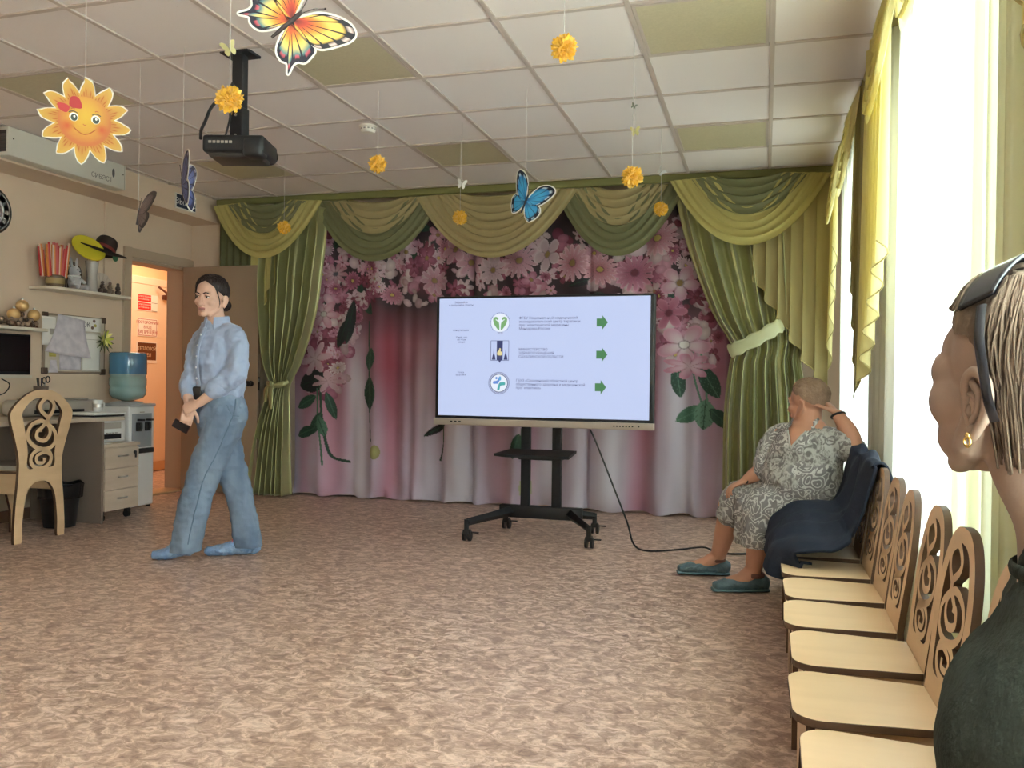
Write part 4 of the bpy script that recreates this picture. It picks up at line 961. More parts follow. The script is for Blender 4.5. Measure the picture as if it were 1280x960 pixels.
# notice board
t = thing('notice_board', 'notice board with brown corners between the shelf and the desk', 'notice board', (XL, 5.36, 1.29))
b = MB(); b.rbox((.008, 0, 0), (.016, .62, .455), .005); b.build('board', mat('board_taupe', (140, 122, 104), .7), t)
b = MB(); b.box((.0165, 0, 0), (.003, .585, .42)); b.build('face', mat('board_face', (196, 184, 168), .7), t, smooth=False)
for sy in (-1, 1):
    for sz_ in (-1, 1): b = MB(); b.rbox((.01, sy*.29, sz_*.208), (.022, .05, .05), .006); b.build('corner', mat('corner_brown', (86, 66, 52), .5), t)
def sheet(y0, y1, z0, z1, m, label, curl=0.0, x=.022, name='paper_sheet', tilt=0.0):
    t = thing(name, label, 'paper', (XL+x, (y0+y1)/2, (z0+z1)/2)); h, v = (y1-y0)/2, (z1-z0)/2
    t.rotation_euler = (tilt, 0, 0)
    b = MB(); b.grid(lambda s, q: (curl*(s-.3)**2*(q**1.5)*4, -h+2*h*s-curl*2*q*q*(1-s), v-2*v*q), 12, 12); b.build('sheet', m, t, solid=.0012); return t
M_pp = mat('paper_lilac', (214, 206, 212), .7, var=(18, (190, 182, 192)))
t = sheet(5.20, 5.62, 1.40, 1.51, M_paper, 'strip of patterned header paper along the top of the notice board', 0, .020)
text('lettering', 'УГОЛОК', .055, M_ink, t, frame((.0012, -.02, -.02), (0, 1, 0), (0, 0, 1)), align='CENTER')
r_ = random.Random(2)
for k in range(9):
    b = MB(); y, z = r_.choice((-1, 1))*r_.uniform(.09, .19), r_.uniform(-.04, .04); b.ell((.001, y, z), (.0008, .016, .013), 10, 6); b.build('printed_blossom', mat('blossom_print%d' % k, r_.choice(((120, 96, 84), (190, 176, 96), (150, 120, 130))), .8), t)
t = sheet(5.03, 5.16, 1.275, 1.49, M_paper, 'white sheet overhanging the desk side of the notice board', 0, .024)
b = MB(); b.box((.001, .03, -.005), (.001, .05, .045)); b.build('printed_picture', M_gp, t, smooth=False)
sheet(5.15, 5.42, 1.20, 1.50, M_pp, 'large lilac sheet curling off the middle of the notice board', .05, .03, tilt=-.12)
sheet(5.20, 5.41, 1.09, 1.30, M_pp, 'lilac printed sheet below the curling one on the notice board', 0, .0205)
t = sheet(5.415, 5.61, 1.085, 1.39, M_paper, 'framed white sheet at the door side of the notice board', 0, .023)
b = MB()
for y in (-.092, .092): b.box((.0012, y, 0), (.001, .004, .29))
for z in (-.145, .145, .10): b.box((.0012, 0, z), (.001, .18, .003))
b.build('border', M_gp, t, smooth=False)
sheet(5.10, 5.165, 1.19, 1.245, mat('note_yellow', (196, 180, 90), .7), 'yellow sticky note low on the desk side of the notice board', 0, .022)
sheet(5.11, 5.17, 1.07, 1.165, M_pp, 'small white slip below the yellow note on the notice board', .01, .022)
t = thing('artificial_lily', 'yellow green artificial lily pinned to the door side of the notice board', 'flower', (XL+.05, 5.62, 1.35))
for k in range(9):
    a = k*2*PI/9; d = Vector((.35, math.cos(a), math.sin(a))).normalized()
    b = MB(); b.tube(spline([(0, 0, 0), d*.03, d*.075+Vector((.01, 0, 0))], 4), [(.003, .002)]+[(.013*math.sin(PI*(q+1)/9), .003) for q in range(7)]+[(.001, .001)], 8); b.build('petal', mat('lily_petal%d' % (k % 2), ((196, 196, 80), (224, 214, 130))[k % 2], .6), t)
for k in range(10):
    a = .3+k*2*PI/10; d = Vector((.1, math.cos(a), math.sin(a)*.8-.35)).normalized()
    b = MB(); b.tube([(0, 0, -.02), d*.05+Vector((0, 0, -.02)), d*.1+Vector((0, 0, -.025))], [(.004, .002), (.01, .003), (.001, .001)], 8); b.build('leaf', mat('lily_leaf%d' % (k % 2), ((70, 84, 50), (96, 104, 58))[k % 2], .6), t)
# ================================================================== screen on its rolling stand
YT = 5.45
t = thing('flat_screen', 'large lit flat screen on the black rolling stand showing three lines with green arrows', 'screen', (-1.432, YT, 1.195))
W_, H_ = 1.50, .868
b = MB(); b.rbox((0, .045, .013), (W_, .07, H_-.026), .008); b.build('case', M_black, t)
M_scr = mat('lit_screen', (20, 20, 24), .3, emit=(196, 210, 246), estr=.475)
b = MB(); b.box((-.002, .0095, .018), (1.448, .003, .80)); b.build('display', M_scr, t, smooth=False)
b = MB(); b.rbox((0, .03, -.424), (W_+.004, .085, .045), .005); bz = b.build('bottom_bar', mat('bar_beige', (168, 154, 142), .4), t)
for k in range(8): b = MB(); b.box((.50+.02*k+(.02 if k > 6 else 0), -.014, -.424), (.010, .004, .008)); b.build('button', M_black, bz, smooth=False)
for k in range(3): b = MB(); b.box((-.62+.03*k, -.014, -.422), (.016, .004, .009)); b.build('port', M_black, bz, smooth=False)
def E_(name, c, s=.5): return mat(name, (10, 10, 10), .4, emit=c, estr=s)
M_tx = E_('screen_ink', (70, 74, 110)); M_gr = E_('screen_green', (74, 130, 84)); M_gl = E_('screen_leaf', (120, 172, 112)); M_nv = E_('screen_navy', (58, 66, 110))
M_sw = E_('screen_white', (232, 240, 252)); M_cy = E_('screen_cyan', (90, 172, 220)); M_bl = E_('screen_blue', (98, 138, 214)); M_te = E_('screen_teal', (70, 170, 170)); M_ye = E_('screen_cream', (226, 212, 150))
YS = .0075
def sf(x, z, d=0): return frame((x, YS-d, z), (1, 0, 0), (0, 0, 1))
S = lambda px, py: ((px-680.5)*1.448/268.0, .418-(py-372.0)*.80/160.0)   # place on the slide -> metres on the display
def lines(x, z, rows, size, step, al='LEFT', m=None):
    for k, s in enumerate(rows): text('slide_text', s, size, m or M_tx, t, sf(x, z-k*step), align=al)
x, z = S(652, 401); lines(x, z, ['ФГБУ Национальный медицинский', 'исследовательский центр терапии и', 'профилактической медицины', 'Минздрава России'], .0235, .0235)
x, z = S(652, 443); lines(x, z, ['МИНИСТЕРСТВО', 'ЗДРАВООХРАНЕНИЯ', 'САХАЛИНСКОЙ ОБЛАСТИ'], .0235, .0245)
x, z = S(649, 484.5); lines(x, z, ['ГБУЗ «Сахалинский областной центр', 'общественного здоровья и медицинской', 'профилактики»'], .0235, .0245)
x, z = S(575.5, 378.5); lines(x, z, ['Задавайте', 'и получайте ответы'], .0185, .0185, 'CENTER')
x, z = S(575.5, 416.5); lines(x, z, ['консультация'], .017, .018, 'CENTER')
x, z = S(576.5, 426); lines(x, z, ['Узнай, что', 'об этом', 'важно'], .0165, .0165, 'CENTER')
x, z = S(576, 474); lines(x, z, ['Точка', 'здоровья'], .0165, .0165, 'CENTER')
for py in (406, 448, 490.5):
    x, z = S(756.5 if py < 480 else 755.5, py); b = MB()
    b.prism([(-.037, -.026), (0, -.026), (0, -.047), (.037, 0), (0, .047), (0, .026), (-.037, .026)], lambda u, v, w_: (x+u, YS-w_, z+v), 0, .001); b.build('green_arrow', M_gr, t, smooth=False)
def disc(x, z, r0, r1, m, name, d=0, n=40, a0=0, a1=2*PI):
    b = MB(); A = np.linspace(a0, a1, n)
    b.grid(lambda s, q: (x+(r0+(r1-r0)*q)*math.cos(a0+(a1-a0)*s), YS-d-.0004, z+(r0+(r1-r0)*q)*math.sin(a0+(a1-a0)*s)), n, 1); return b.build(name, m, t, smooth=False)
def shape(P, x, z, m, name, d=.0004, k=4):
    P = closed_spline(P, k) if k else P
    b = MB(); b.prism(P, lambda u, v, w_: (x+u, YS-w_, z+v), d, d+.0005); return b.build(name, m, t, smooth=False)
# green heart emblem
x, z = S(627.5, 405.5); disc(x, z, 0, .062, M_sw, 'emblem_ground')
for s in (-1, 1): shape([(s*.006, -.05), (s*.03, -.028), (s*.046, .0), (s*.048, .028), (s*.03, .04), (s*.012, .028), (s*.02, .008), (s*.008, .0)], x, z, M_gl, 'emblem_leaf', .0008)
shape([(-.004, -.04), (.004, -.04), (.006, .0), (.03, .018), (.028, .024), (0, .01), (-.028, .024), (-.03, .018), (-.006, 0)], x, z, M_sw, 'emblem_figure', .0014, 2)
disc(x, z+.02, 0, .006, M_sw, 'emblem_head', .002, 14)
for k in range(26):
    a = -1.1+k*(2*PI-.94)/25+0; 
    if abs(((a+PI/2+PI) % (2*PI))-PI) > .5: b = MB(); b.box((x+.068*math.cos(a), YS-.0005, z+.068*math.sin(a)), (.006, .0008, .004), M=Matrix.Rotation(-a-PI/2, 3, 'Y')); b.build('emblem_letter', M_tx, t, smooth=False)
text('slide_text', 'ТИПМ', .013, M_tx, t, sf(x, z-.072, .0006), align='CENTER')
# coat of arms
x, z = S(627.5, 443); hw, hh = .063, .066
b = MB()
for sx in (-hw, hw): b.box((x+sx, YS-.0005, z), (.003, .001, 2*hh))
b.box((x, YS-.0005, z+hh), (2*hw, .001, .003)); b.box((x, YS-.0005, z-hh), (2*hw, .001, .003)); b.build('arms_outline', M_nv, t, smooth=False)
b = MB(); b.box((x, YS-.0006, z), (.042, .001, 2*hh)); b.build('arms_pale', M_nv, t, smooth=False)
shape([(-.01, -hh), (.01, -hh), (0, -hh-.018)], x, z, M_nv, 'arms_point', k=0)
shape([(-.016, -.03), (.014, -.032), (.016, -.01), (.006, -.004), (.008, .012), (-.002, .016), (-.006, .0), (-.016, -.008)], x, z, M_ye, 'arms_ship', .0012, 3)
for s in (-1, 1): shape([(-.014, -.062), (.014, -.062), (.008, -.035), (.003, -.02), (0, .012), (-.003, -.02), (-.008, -.035)], x+s*.042, z, M_nv, 'arms_cone', k=0)
# blue cross emblem
x, z = S(627, 487); disc(x, z, .058, .063, M_tx, 'emblem_ring'); disc(x, z, .072, .0745, M_tx, 'emblem_ring'); disc(x, z, 0, .058, M_sw, 'emblem_ground')
for k in range(44): a = k*2*PI/44; b = MB(); b.box((x+.0675*math.cos(a), YS-.0005, z+.0675*math.sin(a)), (.004, .0008, .005), M=Matrix.Rotation(-a-PI/2, 3, 'Y')); b.build('emblem_letter', M_tx, t, smooth=False)
shape([(-.004, .0), (.012, .04), (.002, .044), (-.012, .018), (-.04, .012), (-.04, -.004), (-.02, -.004)], x, z, M_bl, 'cross_arm', .0008, 3); shape([(.002, .0), (-.012, -.044), (.004, -.046), (.012, -.018), (.042, -.012), (.042, .006), (.02, .006)], x, z, M_te, 'cross_arm', .0008, 3)
disc(x-.018, z+.034, 0, .008, M_bl, 'cross_dot', .001, 16); shape([(.0, .02), (.014, .02), (.014, .042), (.004, .044)], x, z, M_cy, 'cross_tip', .0009, 3)
# stand
t = thing('screen_stand', 'black metal rolling stand with four castors carrying the large screen', 'stand', (-1.455, 5.58, 0))
for s in (-1, 1): b = MB(); b.rbox((s*.11-.01, .06, .80), (.062, .045, 1.36), .004); b.build('post', M_blackm, t)
b = MB(); b.rbox((-.01, .06, .155), (.58, .06, .085), .006); b.build('base_beam', M_blackm, t)
for sx, ex, ey in ((-1, -.405, -.345), (1, .40, -.305), (-1, -.30, .20), (1, .335, .22)):
    b = MB(); a = Vector((sx*.20-.01, .06 if ey < 0 else .07, .155)); e = Vector((ex, ey, .125))
    d = (e-a).normalized(); sd = d.cross(Vector((0, 0, 1))).normalized()
    b.tube([a-d*.02, a+(e-a)*.5, e], [(.028, .040), (.027, .030), (.026, .026)], 4, side=sd+Vector((0, 0, .0001))); lg = b.build('leg', M_blackm, t, smooth=False, bevel=.003)
    b = MB(); b.cyl((ex, ey, .06), (ex, ey, .145), .016, n=12); b.rbox((ex, ey+.01, .062), (.045, .05, .03), .006)
    for q in (-1, 1): b.cyl((ex+q*.010, ey+.018, .034), (ex+q*.026, ey+.018, .034), .034, n=20)
    b.rbox((ex+.05, ey+.03, .055), (.05, .02, .008), .002); b.build('castor', M_black, lg)
b = MB(); b.prism([(-.285, -.17), (-.20, -.20), (.235, -.20), (.24, .02), (-.22, .02)], lambda u, v, w_: (u+.0, v+.02, .545+w_+.025*(v+.2)/.22), 0, .018)
b.rbox((.0, .02, .535), (.30, .10, .03), .004); b.build('tray', M_blackm, t, smooth=False, bevel=.003)
b = MB(); b.rbox((0, .035, 1.2), (.5, .02, .4), .004); b.build('mount_plate', M_blackm, t)
b = MB(); P = spline([(-1.10, 5.50, .74), (-1.06, 5.50, .66), (-.96, 5.50, .42), (-.84, 5.44, .16), (-.78, 5.36, .03), (-.68, 5.30, .008), (-.50, 5.42, .008), (-.36, 5.48, .02), (-.28, 5.42, .008), (-.16, 5.40, .008), (.10, 5.55, .008), (.42, 5.60, .02)], 8)
b.tube(P, .006, 8); tag(b.build('power_cable', M_black), 'black power cable hanging from the screen and running over the floor to the windows', 'cable')
# ================================================================== paper decorations hanging from the ceiling
M_thread = mat('thread', (200, 196, 190), .6)
M_pom = [mat('pom_yellow', (246, 200, 62), .8, sheen=.3, trans=.2), mat('pom_pale', (250, 212, 110), .8, trans=.25)]
M_board = mat('white_card', (222, 218, 206), .6)
def at(px, py, d):
    """point d metres in front of the lens along the axis through the photo position (the place each decoration hangs)"""
    return Vector((0, 0, CH))+(RT*((px-640)/F)-UP*((py-480)/F)+FW)*d
def thread(t, z_top):
    b = MB(); b.tube([(0, 0, z_top), (0, 0, HC-t.location.z)], .0012, 5); b.build('thread', M_thread, t)
def pom(t, r, seed):
    q = random.Random(seed); b = MB(); b.ell((0, 0, 0), (r*.55, r*.55, r*.5), 14, 10)
    n = 150
    for k in range(n):
        z = 1-2*(k+.5)/n; a = k*2.39996; s = math.sqrt(1-z*z); d = Vector((s*math.cos(a), s*math.sin(a), z*.9)).normalized()
        u = d.orthogonal().normalized(); u = (u*math.cos(k)+d.cross(u)*math.sin(k)); v = d.cross(u); L_ = r*q.uniform(.82, 1.12); w_ = r*.17
        p0 = d*r*.42; p1 = d*L_*.8; p2 = d*L_
        b.add([p0-u*w_*.5, p0+u*w_*.5, p1+u*w_+v*w_*.3, p2+u*w_*.35, p2-u*w_*.35, p1-u*w_+v*w_*.3], [(0, 1, 2, 5), (5, 2, 3, 4)], 0 if q.random() < .7 else 1)
    b.build('pompom', M_pom, t, smooth=False, solid=.0012)
PL = [(705, 60, 3.15, .050, 'yellow paper pompom hanging nearest the camera, right of the orange butterfly'), (287, 124, 3.2, .051, 'yellow paper pompom hanging in front of the projector pole'),
      (472, 205, 4.8, .051, 'yellow paper pompom hanging below the smoke detector'), (790, 221, 4.05, .052, 'yellow paper pompom hanging right of the blue butterfly'),
      (575, 272, 5.6, .048, 'yellow paper pompom hanging in front of the central beige swag'), (826, 261, 5.6, .049, 'small yellow paper pompom hanging in front of the olive swag near the windows'),
      (355, 284, 6.2, .049, 'yellow paper pompom hanging in front of the yellow swag at the door end')]
for k, (px, py, d, r, lb) in enumerate(PL):
    p = at(px, py, d); t = thing('paper_pompom', lb, 'paper pompom', p, k*.7, 'yellow pompoms hung from the ceiling'); pom(t, r, k); thread(t, r*.6)

M_print = vmat('card_print', .55, .3)
def outline_offset(P, d):
    P = [np.array(p) for p in P]; n = len(P); out = []
    ar = sum(P[i][0]*P[(i+1) % n][1]-P[(i+1) % n][0]*P[i][1] for i in range(n)); sg = 1 if ar > 0 else -1
    for i in range(n):
        t = P[(i+1) % n]-P[i-1]; t = t/(np.hypot(*t)+1e-9); out.append(P[i]+sg*d*np.array((t[1], -t[0])))
    return out
def wing(t, name, root, tips, paint, bend, sgn, e=.0022):
    """wing printed on both faces: fan from root through outline tips; paint(s, a) -> colour"""
    out = spline(tips, 8); n = len(out)-1; nr = 14
    zf = lambda u, v: bend*abs(u)
    b = MB(); cs = []
    for off in (e, -e):
        vs = []
        for j in range(nr+1):
            for i in range(n+1):
                q = j/nr; u = root[0]+(out[i][0]-root[0])*q; v = root[1]+(out[i][1]-root[1])*q
                vs.append((u*sgn, off+zf(u, v), v)); cs.append(list(np.asarray(paint(q, i/n))*.85)+[1])
        b.add(vs, [(j*(n+1)+i, j*(n+1)+i+1, (j+1)*(n+1)+i+1, (j+1)*(n+1)+i) for j in range(nr) for i in range(n)])
    b.c = np.array(cs); b.build(name, M_print, t, angle=0, merge=False)
    bd = MB(); L = [np.array(root)]+[np.array(o) for o in out]; L = outline_offset(L, .006 if name else 0)
    bd.prism([(p[0], p[1]) for p in L], lambda u, v, w_: (u*sgn, w_+zf(u, v), v), -.0012, .0012); return bd
def butterfly(name, label, p, size, pf, ph, rot, bend, bodycol, fore=None, hind=None, th=True, group=None, border=True):
    """rot: 3x3 orientation of a butterfly drawn in the XZ plane, head up"""
    t = thing(name, label, 'paper butterfly', p, 0, group); t.rotation_mode = 'XYZ'
    S_ = size
    fore = fore or [(.03, .10), (.16, .42), (.34, .56), (.50, .56), (.54, .46), (.46, .26), (.34, .08), (.20, -.02), (.03, -.02)]
    hind = hind or [(.03, .0), (.2, .0), (.34, .02), (.40, -.10), (.36, -.25), (.30, -.34), (.24, -.40), (.14, -.34), (.06, -.2), (.02, -.08)]
    f = [(a*S_, b_*S_) for a, b_ in fore]; h = [(a*S_, b_*S_) for a, b_ in hind]
    bd = MB()
    for s in (-1, 1):
        for nm, L, pp, rt in (('fore_wing', f, pf, (.015*S_, .04*S_)), ('hind_wing', h, ph, (.015*S_, .0))):
            w_ = wing(t, nm, rt, L, pp, bend, s); bd.add(w_.v, w_.f)
    if border: bd.build('card_border', M_board, t, smooth=False)
    b = MB(); b.tube(spline([(0, 0, -.28*S_), (0, 0, -.12*S_), (0, 0, .02*S_), (0, 0, .13*S_), (0, 0, .17*S_)], 4), [(.012*S_+.016*S_*math.sin(PI*(k+1)/18), .005) for k in range(17)], 10, side=(1, 0, 0))
    for s in (-1, 1): b.tube(spline([(s*.01*S_, 0, .16*S_), (s*.06*S_, 0, .30*S_), (s*.13*S_, 0, .40*S_)], 5), .006*S_, 6); b.ell((s*.13*S_, 0, .40*S_), (.013*S_,)*3, 8, 6)
    b.build('body', mat(name+'_body', bodycol, .6), t)
    for ch in t.children: ch.data.transform(rot.to_4x4())
    if th: thread(t, .05*S_)
    return t
def pat(stops, border, veins, dots, bw=.84, vw=.16):
    cs = [C(*c) for c in stops]
    def f(q, a):
        x = min(q/bw, 1)*(len(cs)-1); i = min(int(x), len(cs)-2); c = cs[i]+(cs[i+1]-cs[i])*(x-i)
        v = abs(((a*veins) % 1)-.5)*2
        if v > 1-vw and q > .25: c = C(*border)
        if q > bw:
            c = C(*border)
            if dots and abs(q-(bw+.08)) < .045 and v < .45: c = C(*dots)
        if a < .03 or a > .97: c = C(*border)
        return c
    return f
def fr(right, up):
    r = Vector(right).normalized(); n = r.cross(Vector(up)).normalized()*-1; u = r.cross(n)*1
    u = (Vector(up)-r*r.dot(Vector(up))).normalized(); y = u.cross(r)
    return Matrix(((r.x, y.x, u.x), (r.y, y.y, u.y), (r.z, y.z, u.z)))
def inplane(a, facing):
    """butterfly facing along -facing, its head turned by angle a (clockwise seen from the room)"""
    n = Vector(facing).normalized(); r0 = Vector((0, 0, 1)).cross(n)*-1; r0 = n.cross(Vector((0, 0, 1))).normalized(); u0 = r0.cross(n)
    u = u0*math.cos(a)+r0*math.sin(a); r = r0*math.cos(a)-u0*math.sin(a)
    return fr(r, u)
tohere = lambda p: (p-Vector((0, 0, CH))).normalized()
p = at(363, 27, 2.55)
fo = [(.03, .10), (.12, .30), (.26, .44), (.42, .52), (.54, .50), (.56, .40), (.52, .28), (.47, .16), (.40, .06), (.25, .0), (.03, -.02)]
hi = [(.03, .0), (.22, -.01), (.38, .02), (.42, -.08), (.42, -.17), (.37, -.22), (.36, -.29), (.40, -.40), (.31, -.33), (.24, -.36), (.14, -.33), (.07, -.22), (.02, -.08)]
butterfly('orange_butterfly', 'big orange and black paper butterfly hanging cut by the top picture edge', p, .265,
          pat([(70, 30, 26), (178, 60, 44), (226, 128, 50), (240, 196, 96), (236, 190, 90)], (34, 30, 34), 7, (230, 200, 190)), pat([(80, 34, 28), (200, 84, 44), (232, 150, 56), (240, 206, 110), (60, 120, 130)], (36, 32, 44), 6, (196, 80, 90), bw=.80), inplane(.82, tohere(p)), .12, (50, 36, 34), fo, hi)
p = at(657, 252, 4.7)
butterfly('blue_butterfly', 'bright blue paper butterfly with black edges hanging before the central swag', p, .235,
          pat([(30, 60, 110), (60, 150, 206), (70, 168, 216), (50, 130, 190)], (26, 30, 44), 6, (200, 214, 226), bw=.80, vw=.08), pat([(30, 70, 120), (66, 160, 212), (60, 150, 200)], (26, 30, 44), 5, (170, 200, 220), bw=.84, vw=.08), inplane(.55, tohere(p)+Vector((.5, .0, .0))), .25, (40, 44, 56))
p = at(228, 234, 4.2)
butterfly('violet_butterfly', 'violet blue paper butterfly hanging almost edge-on before the exit sign', p, .25,
          pat([(90, 90, 120), (120, 124, 168), (84, 92, 140)], (52, 46, 66), 6, (170, 160, 180)), pat([(80, 84, 120), (110, 118, 170), (90, 100, 150)], (52, 50, 80), 5, None), fr((.50, -.86, .1), (-.05, -.1, 1)), .42, (60, 56, 66))
p = at(173, 268, 4.4)
butterfly('brown_butterfly', 'grey brown paper butterfly hanging before the wall above the toy shelf', p, .20,
          pat([(96, 80, 76), (128, 108, 104), (104, 90, 88)], (62, 50, 48), 8, None), pat([(96, 80, 76), (120, 104, 98)], (62, 50, 48), 7, None), fr((.75, -.65, .1), (.12, .1, 1)), .5, (60, 50, 46), border=False)
SM = [(287, 62, 3.3, .055, (214, 208, 150), 'tiny pale yellow paper butterfly hanging above the projector mount'), (794, 165, 4.6, .05, (206, 200, 140), 'tiny pale yellow paper butterfly hanging above the pompom by the blue butterfly'),
      (577, 231, 5.35, .06, (226, 222, 214), 'tiny white paper butterfly hanging below the ceiling lamp before the swags'), (792, 133, 4.0, .026, (120, 124, 110), 'tiny grey green paper butterfly close to the ceiling'),
      (826, 215, 5.4, .05, (196, 196, 196), 'tiny white paper butterfly hanging just before the olive swag by the windows')]
for k, (px, py, d, s, c, lb) in enumerate(SM):
    p = at(px, py, d); butterfly('small_butterfly', lb, p, s, pat([c, c], c, 4, None, bw=.95), pat([c, c], c, 4, None, bw=.95), inplane(.3*k-.4, tohere(p)), .35, (150, 146, 120), group='tiny butterflies hung from the ceiling', border=False)

# paper sun
p = at(106, 152, 3.2)
t = thing('paper_sun', 'smiling orange paper sun with a red bow hanging before the air purifier', 'paper sun', p)
Ms = inplane(0.03, tohere(p)+Vector((.1, 0, 0)))
R0 = .090; petals = []
N_ = 12
for k in range(N_):
    a = PI/2-.07+k*2*PI/N_; sp = .5*2*PI/N_; tip = a+.10*math.sin(3*k+1)
    petals.append((a, sp, tip))
def sun_out(off, tipR):
    P_ = []
    for a, sp, tip in petals:
        for da, rr in ((-1., .106), (-.62, .132), (-.30, .150)): P_.append((a+da*sp, rr+off))
        P_.append((tip, tipR+off*1.2))
        for da, rr in ((.38, .146), (.70, .126)): P_.append((a+da*sp, rr+off))
    return [(r*math.cos(a), r*math.sin(a)) for a, r in P_]
b = MB(); b.prism(sun_out(.003, .158), lambda u, v, w_: (u, w_, v), -.0012, .0012); b.build('card_border', M_board, t, smooth=False)
for a, sp, tip in petals:
    b = MB(); cs = []
    L = [(a-sp, .101), (a-.6*sp, .128), (a-.28*sp, .146), (tip, .156), (a+.34*sp, .142), (a+.66*sp, .122), (a+sp, .101)]
    out = spline([(r*math.cos(q), r*math.sin(q)) for q, r in L], 3); n = len(out)-1
    for off in (-.0020, .0020):
        vs = []
        for j in range(9):
            q = j/8
            for i in range(n+1):
                m = .80*R0; aa = a-sp+2*sp*i/n; c0 = (m*math.cos(aa), m*math.sin(aa))
                vs.append((c0[0]+(out[i][0]-c0[0])*q, off, c0[1]+(out[i][1]-c0[1])*q))
                base = C(206, 122, 58)*(1-q)+C(228, 182, 84)*q
                if abs(((i/n*5) % 1)-.5) < .12 and .25 < q < .6: base = C(190, 96, 36)
                cs.append(list(base*.64)+[1])
        b.add(vs, [(j*(n+1)+i, j*(n+1)+i+1, (j+1)*(n+1)+i+1, (j+1)*(n+1)+i) for j in range(8) for i in range(n)])
    b.c = np.array(cs); b.build('ray', M_print, t, angle=0, merge=False)
b = MB(); cs = []
def face_col(x, z):
    r = math.hypot(x, z)/R0; k = min(1, max(0, (math.hypot(x-.0, (z-.02)*.9)/R0)))
    c = C(232, 186, 66)*(1-k**1.6)+C(208, 120, 66)*k**1.6
    for s in (-1, 1):
        d = math.hypot(x-s*.058, z+.022)/.026
        if d < 1: c = c+(C(214, 84, 52)-c)*(1-d)*.9
    return c
for off in (-.0028, .0028):
    vs = []; nr, na = 22, 60
    for j in range(nr+1):
        for i in range(na+1):
            x, z = R0*j/nr*math.cos(2*PI*i/na), R0*j/nr*math.sin(2*PI*i/na); vs.append((x, off, z)); cs.append(list(face_col(x, z)*.68)+[1])
    b.add(vs, [(j*(na+1)+i, j*(na+1)+i+1, (j+1)*(na+1)+i+1, (j+1)*(na+1)+i) for j in range(nr) for i in range(na)])
b.c = np.array(cs); b.build('face', M_print, t, angle=0, merge=False)
M_e1 = mat('sun_eye_white', (240, 240, 230), .5); M_e2 = mat('sun_eye_dark', (60, 66, 56), .5); M_sm = mat('sun_line', (168, 84, 40), .6)
def card_disc(cx, cz, rx, rz, off, m, name, par):
    b = MB(); P_ = [(cx+rx*math.cos(q), cz+rz*math.sin(q)) for q in np.linspace(0, 2*PI, 24, endpoint=False)]
    b.prism(P_, lambda u, v, w_: (u, w_, v), -off, off); return b.build(name, m, par, smooth=False)
for s in (-1, 1):
    card_disc(s*.037, .012, .0155, .0155, .0032, M_e1, 'eye', t); card_disc(s*.037+.001, .010, .0115, .0125, .0036, M_e2, 'pupil', t); card_disc(s*.037+.002, .014, .0035, .004, .0040, M_e1, 'glint', t)
    b = MB(); b.tube([(s*(.024+.005*k), -.0033, .0265+.006*math.sin(PI*k/6)) for k in range(7)], (.0016, .001), 6); b.build('lash', M_e2, t)
    b = MB(); b.tube([(s*(.034+.003*k), -.0033, .040+.003*math.sin(PI*k/4)) for k in range(5)], (.0014, .001), 6); b.build('brow', M_sm, t)
b = MB(); b.tube([(-.036+.0045*k, -.0033, -.026-.021*math.sin(PI*k/16)) for k in range(17)], (.0016, .001), 6); b.build('smile', M_sm, t)
b = MB(); b.tube([(-.006+.002*k, -.0033, -.010-.003*math.sin(PI*k/6)) for k in range(7)], (.0012, .001), 6); b.build('nose', M_sm, t)
M_bow = mat('bow_red', (170, 44, 44), .6)
for P_ in ([(-.052, .047), (-.072, .056), (-.092, .053), (-.086, .034), (-.066, .024), (-.056, .030)], [(-.052, .050), (-.050, .078), (-.036, .087), (-.018, .078), (-.010, .048), (-.032, .044)]):
    b = MB(); b.prism(closed_spline(P_, 4), lambda u, v, w_: (u, w_, v), -.0042, .0042); b.build('bow', M_bow, t, smooth=False)
for ch in t.children: ch.data.transform(Ms.to_4x4())
thread(t, .14)
# projector on its ceiling pole
t = thing('projector', 'black projector hanging from the ceiling on a black pole', 'projector', (-2.52, 3.66, 2.19))
pz = HC-2.19; mp = Vector((-.03, .03, 0))
b = MB(); b.rbox(mp+Vector((0, 0, pz-.008)), (.16, .12, .014), .003); b.build('ceiling_plate', M_blackm, t)
b = MB(); b.rbox(mp+Vector((0, 0, pz/2+.08)), (.062, .05, pz-.16), .005); b.build('pole', M_blackm, t)
b = MB(); b.rbox(mp+Vector((0, 0, .125)), (.074, .062, .17), .006); b.build('pole_sleeve', M_blackm, t)
b = MB()
for s in (-1, 1): b.cyl(mp+Vector((s*.0, -.03, .12+.05*s)), mp+Vector((0, -.036, .12+.05*s)), .006, n=10)
b.build('bolts', M_steel, t)
Mp = Matrix.Rotation(.28, 3, 'Z')
b = MB(); b.rbox((0, 0, -.005), (.30, .24, .085), .016, M=Mp); b.build('housing', M_black, t)
b = MB(); b.rbox(Mp@Vector((0.0, -.005, -.052)), (.25, .19, .03), .01, M=Mp); b.build('base_plate', mat('projector_base', (54, 50, 46), .4), t)
b = MB(); b.rbox(Mp@Vector((.095, -.075, -.02)), (.10, .10, .095), .02, M=Mp); b.build('lens_block', M_black, t)
b = MB(); c0 = Mp@Vector((.10, .13, .0)); d = Mp@Vector((0, 1, 0)); b.cyl(c0, c0+d*.02, .045, n=24); b.build('lens', mat('lens_glass', (30, 34, 44), .08, spec=.8), t)
b = MB()
for k in range(6): b.box(Mp@Vector((-.11+.02*k, -.121, .0)), (.014, .004, .012), M=Mp)
b.build('sockets', M_gp, t, smooth=False)
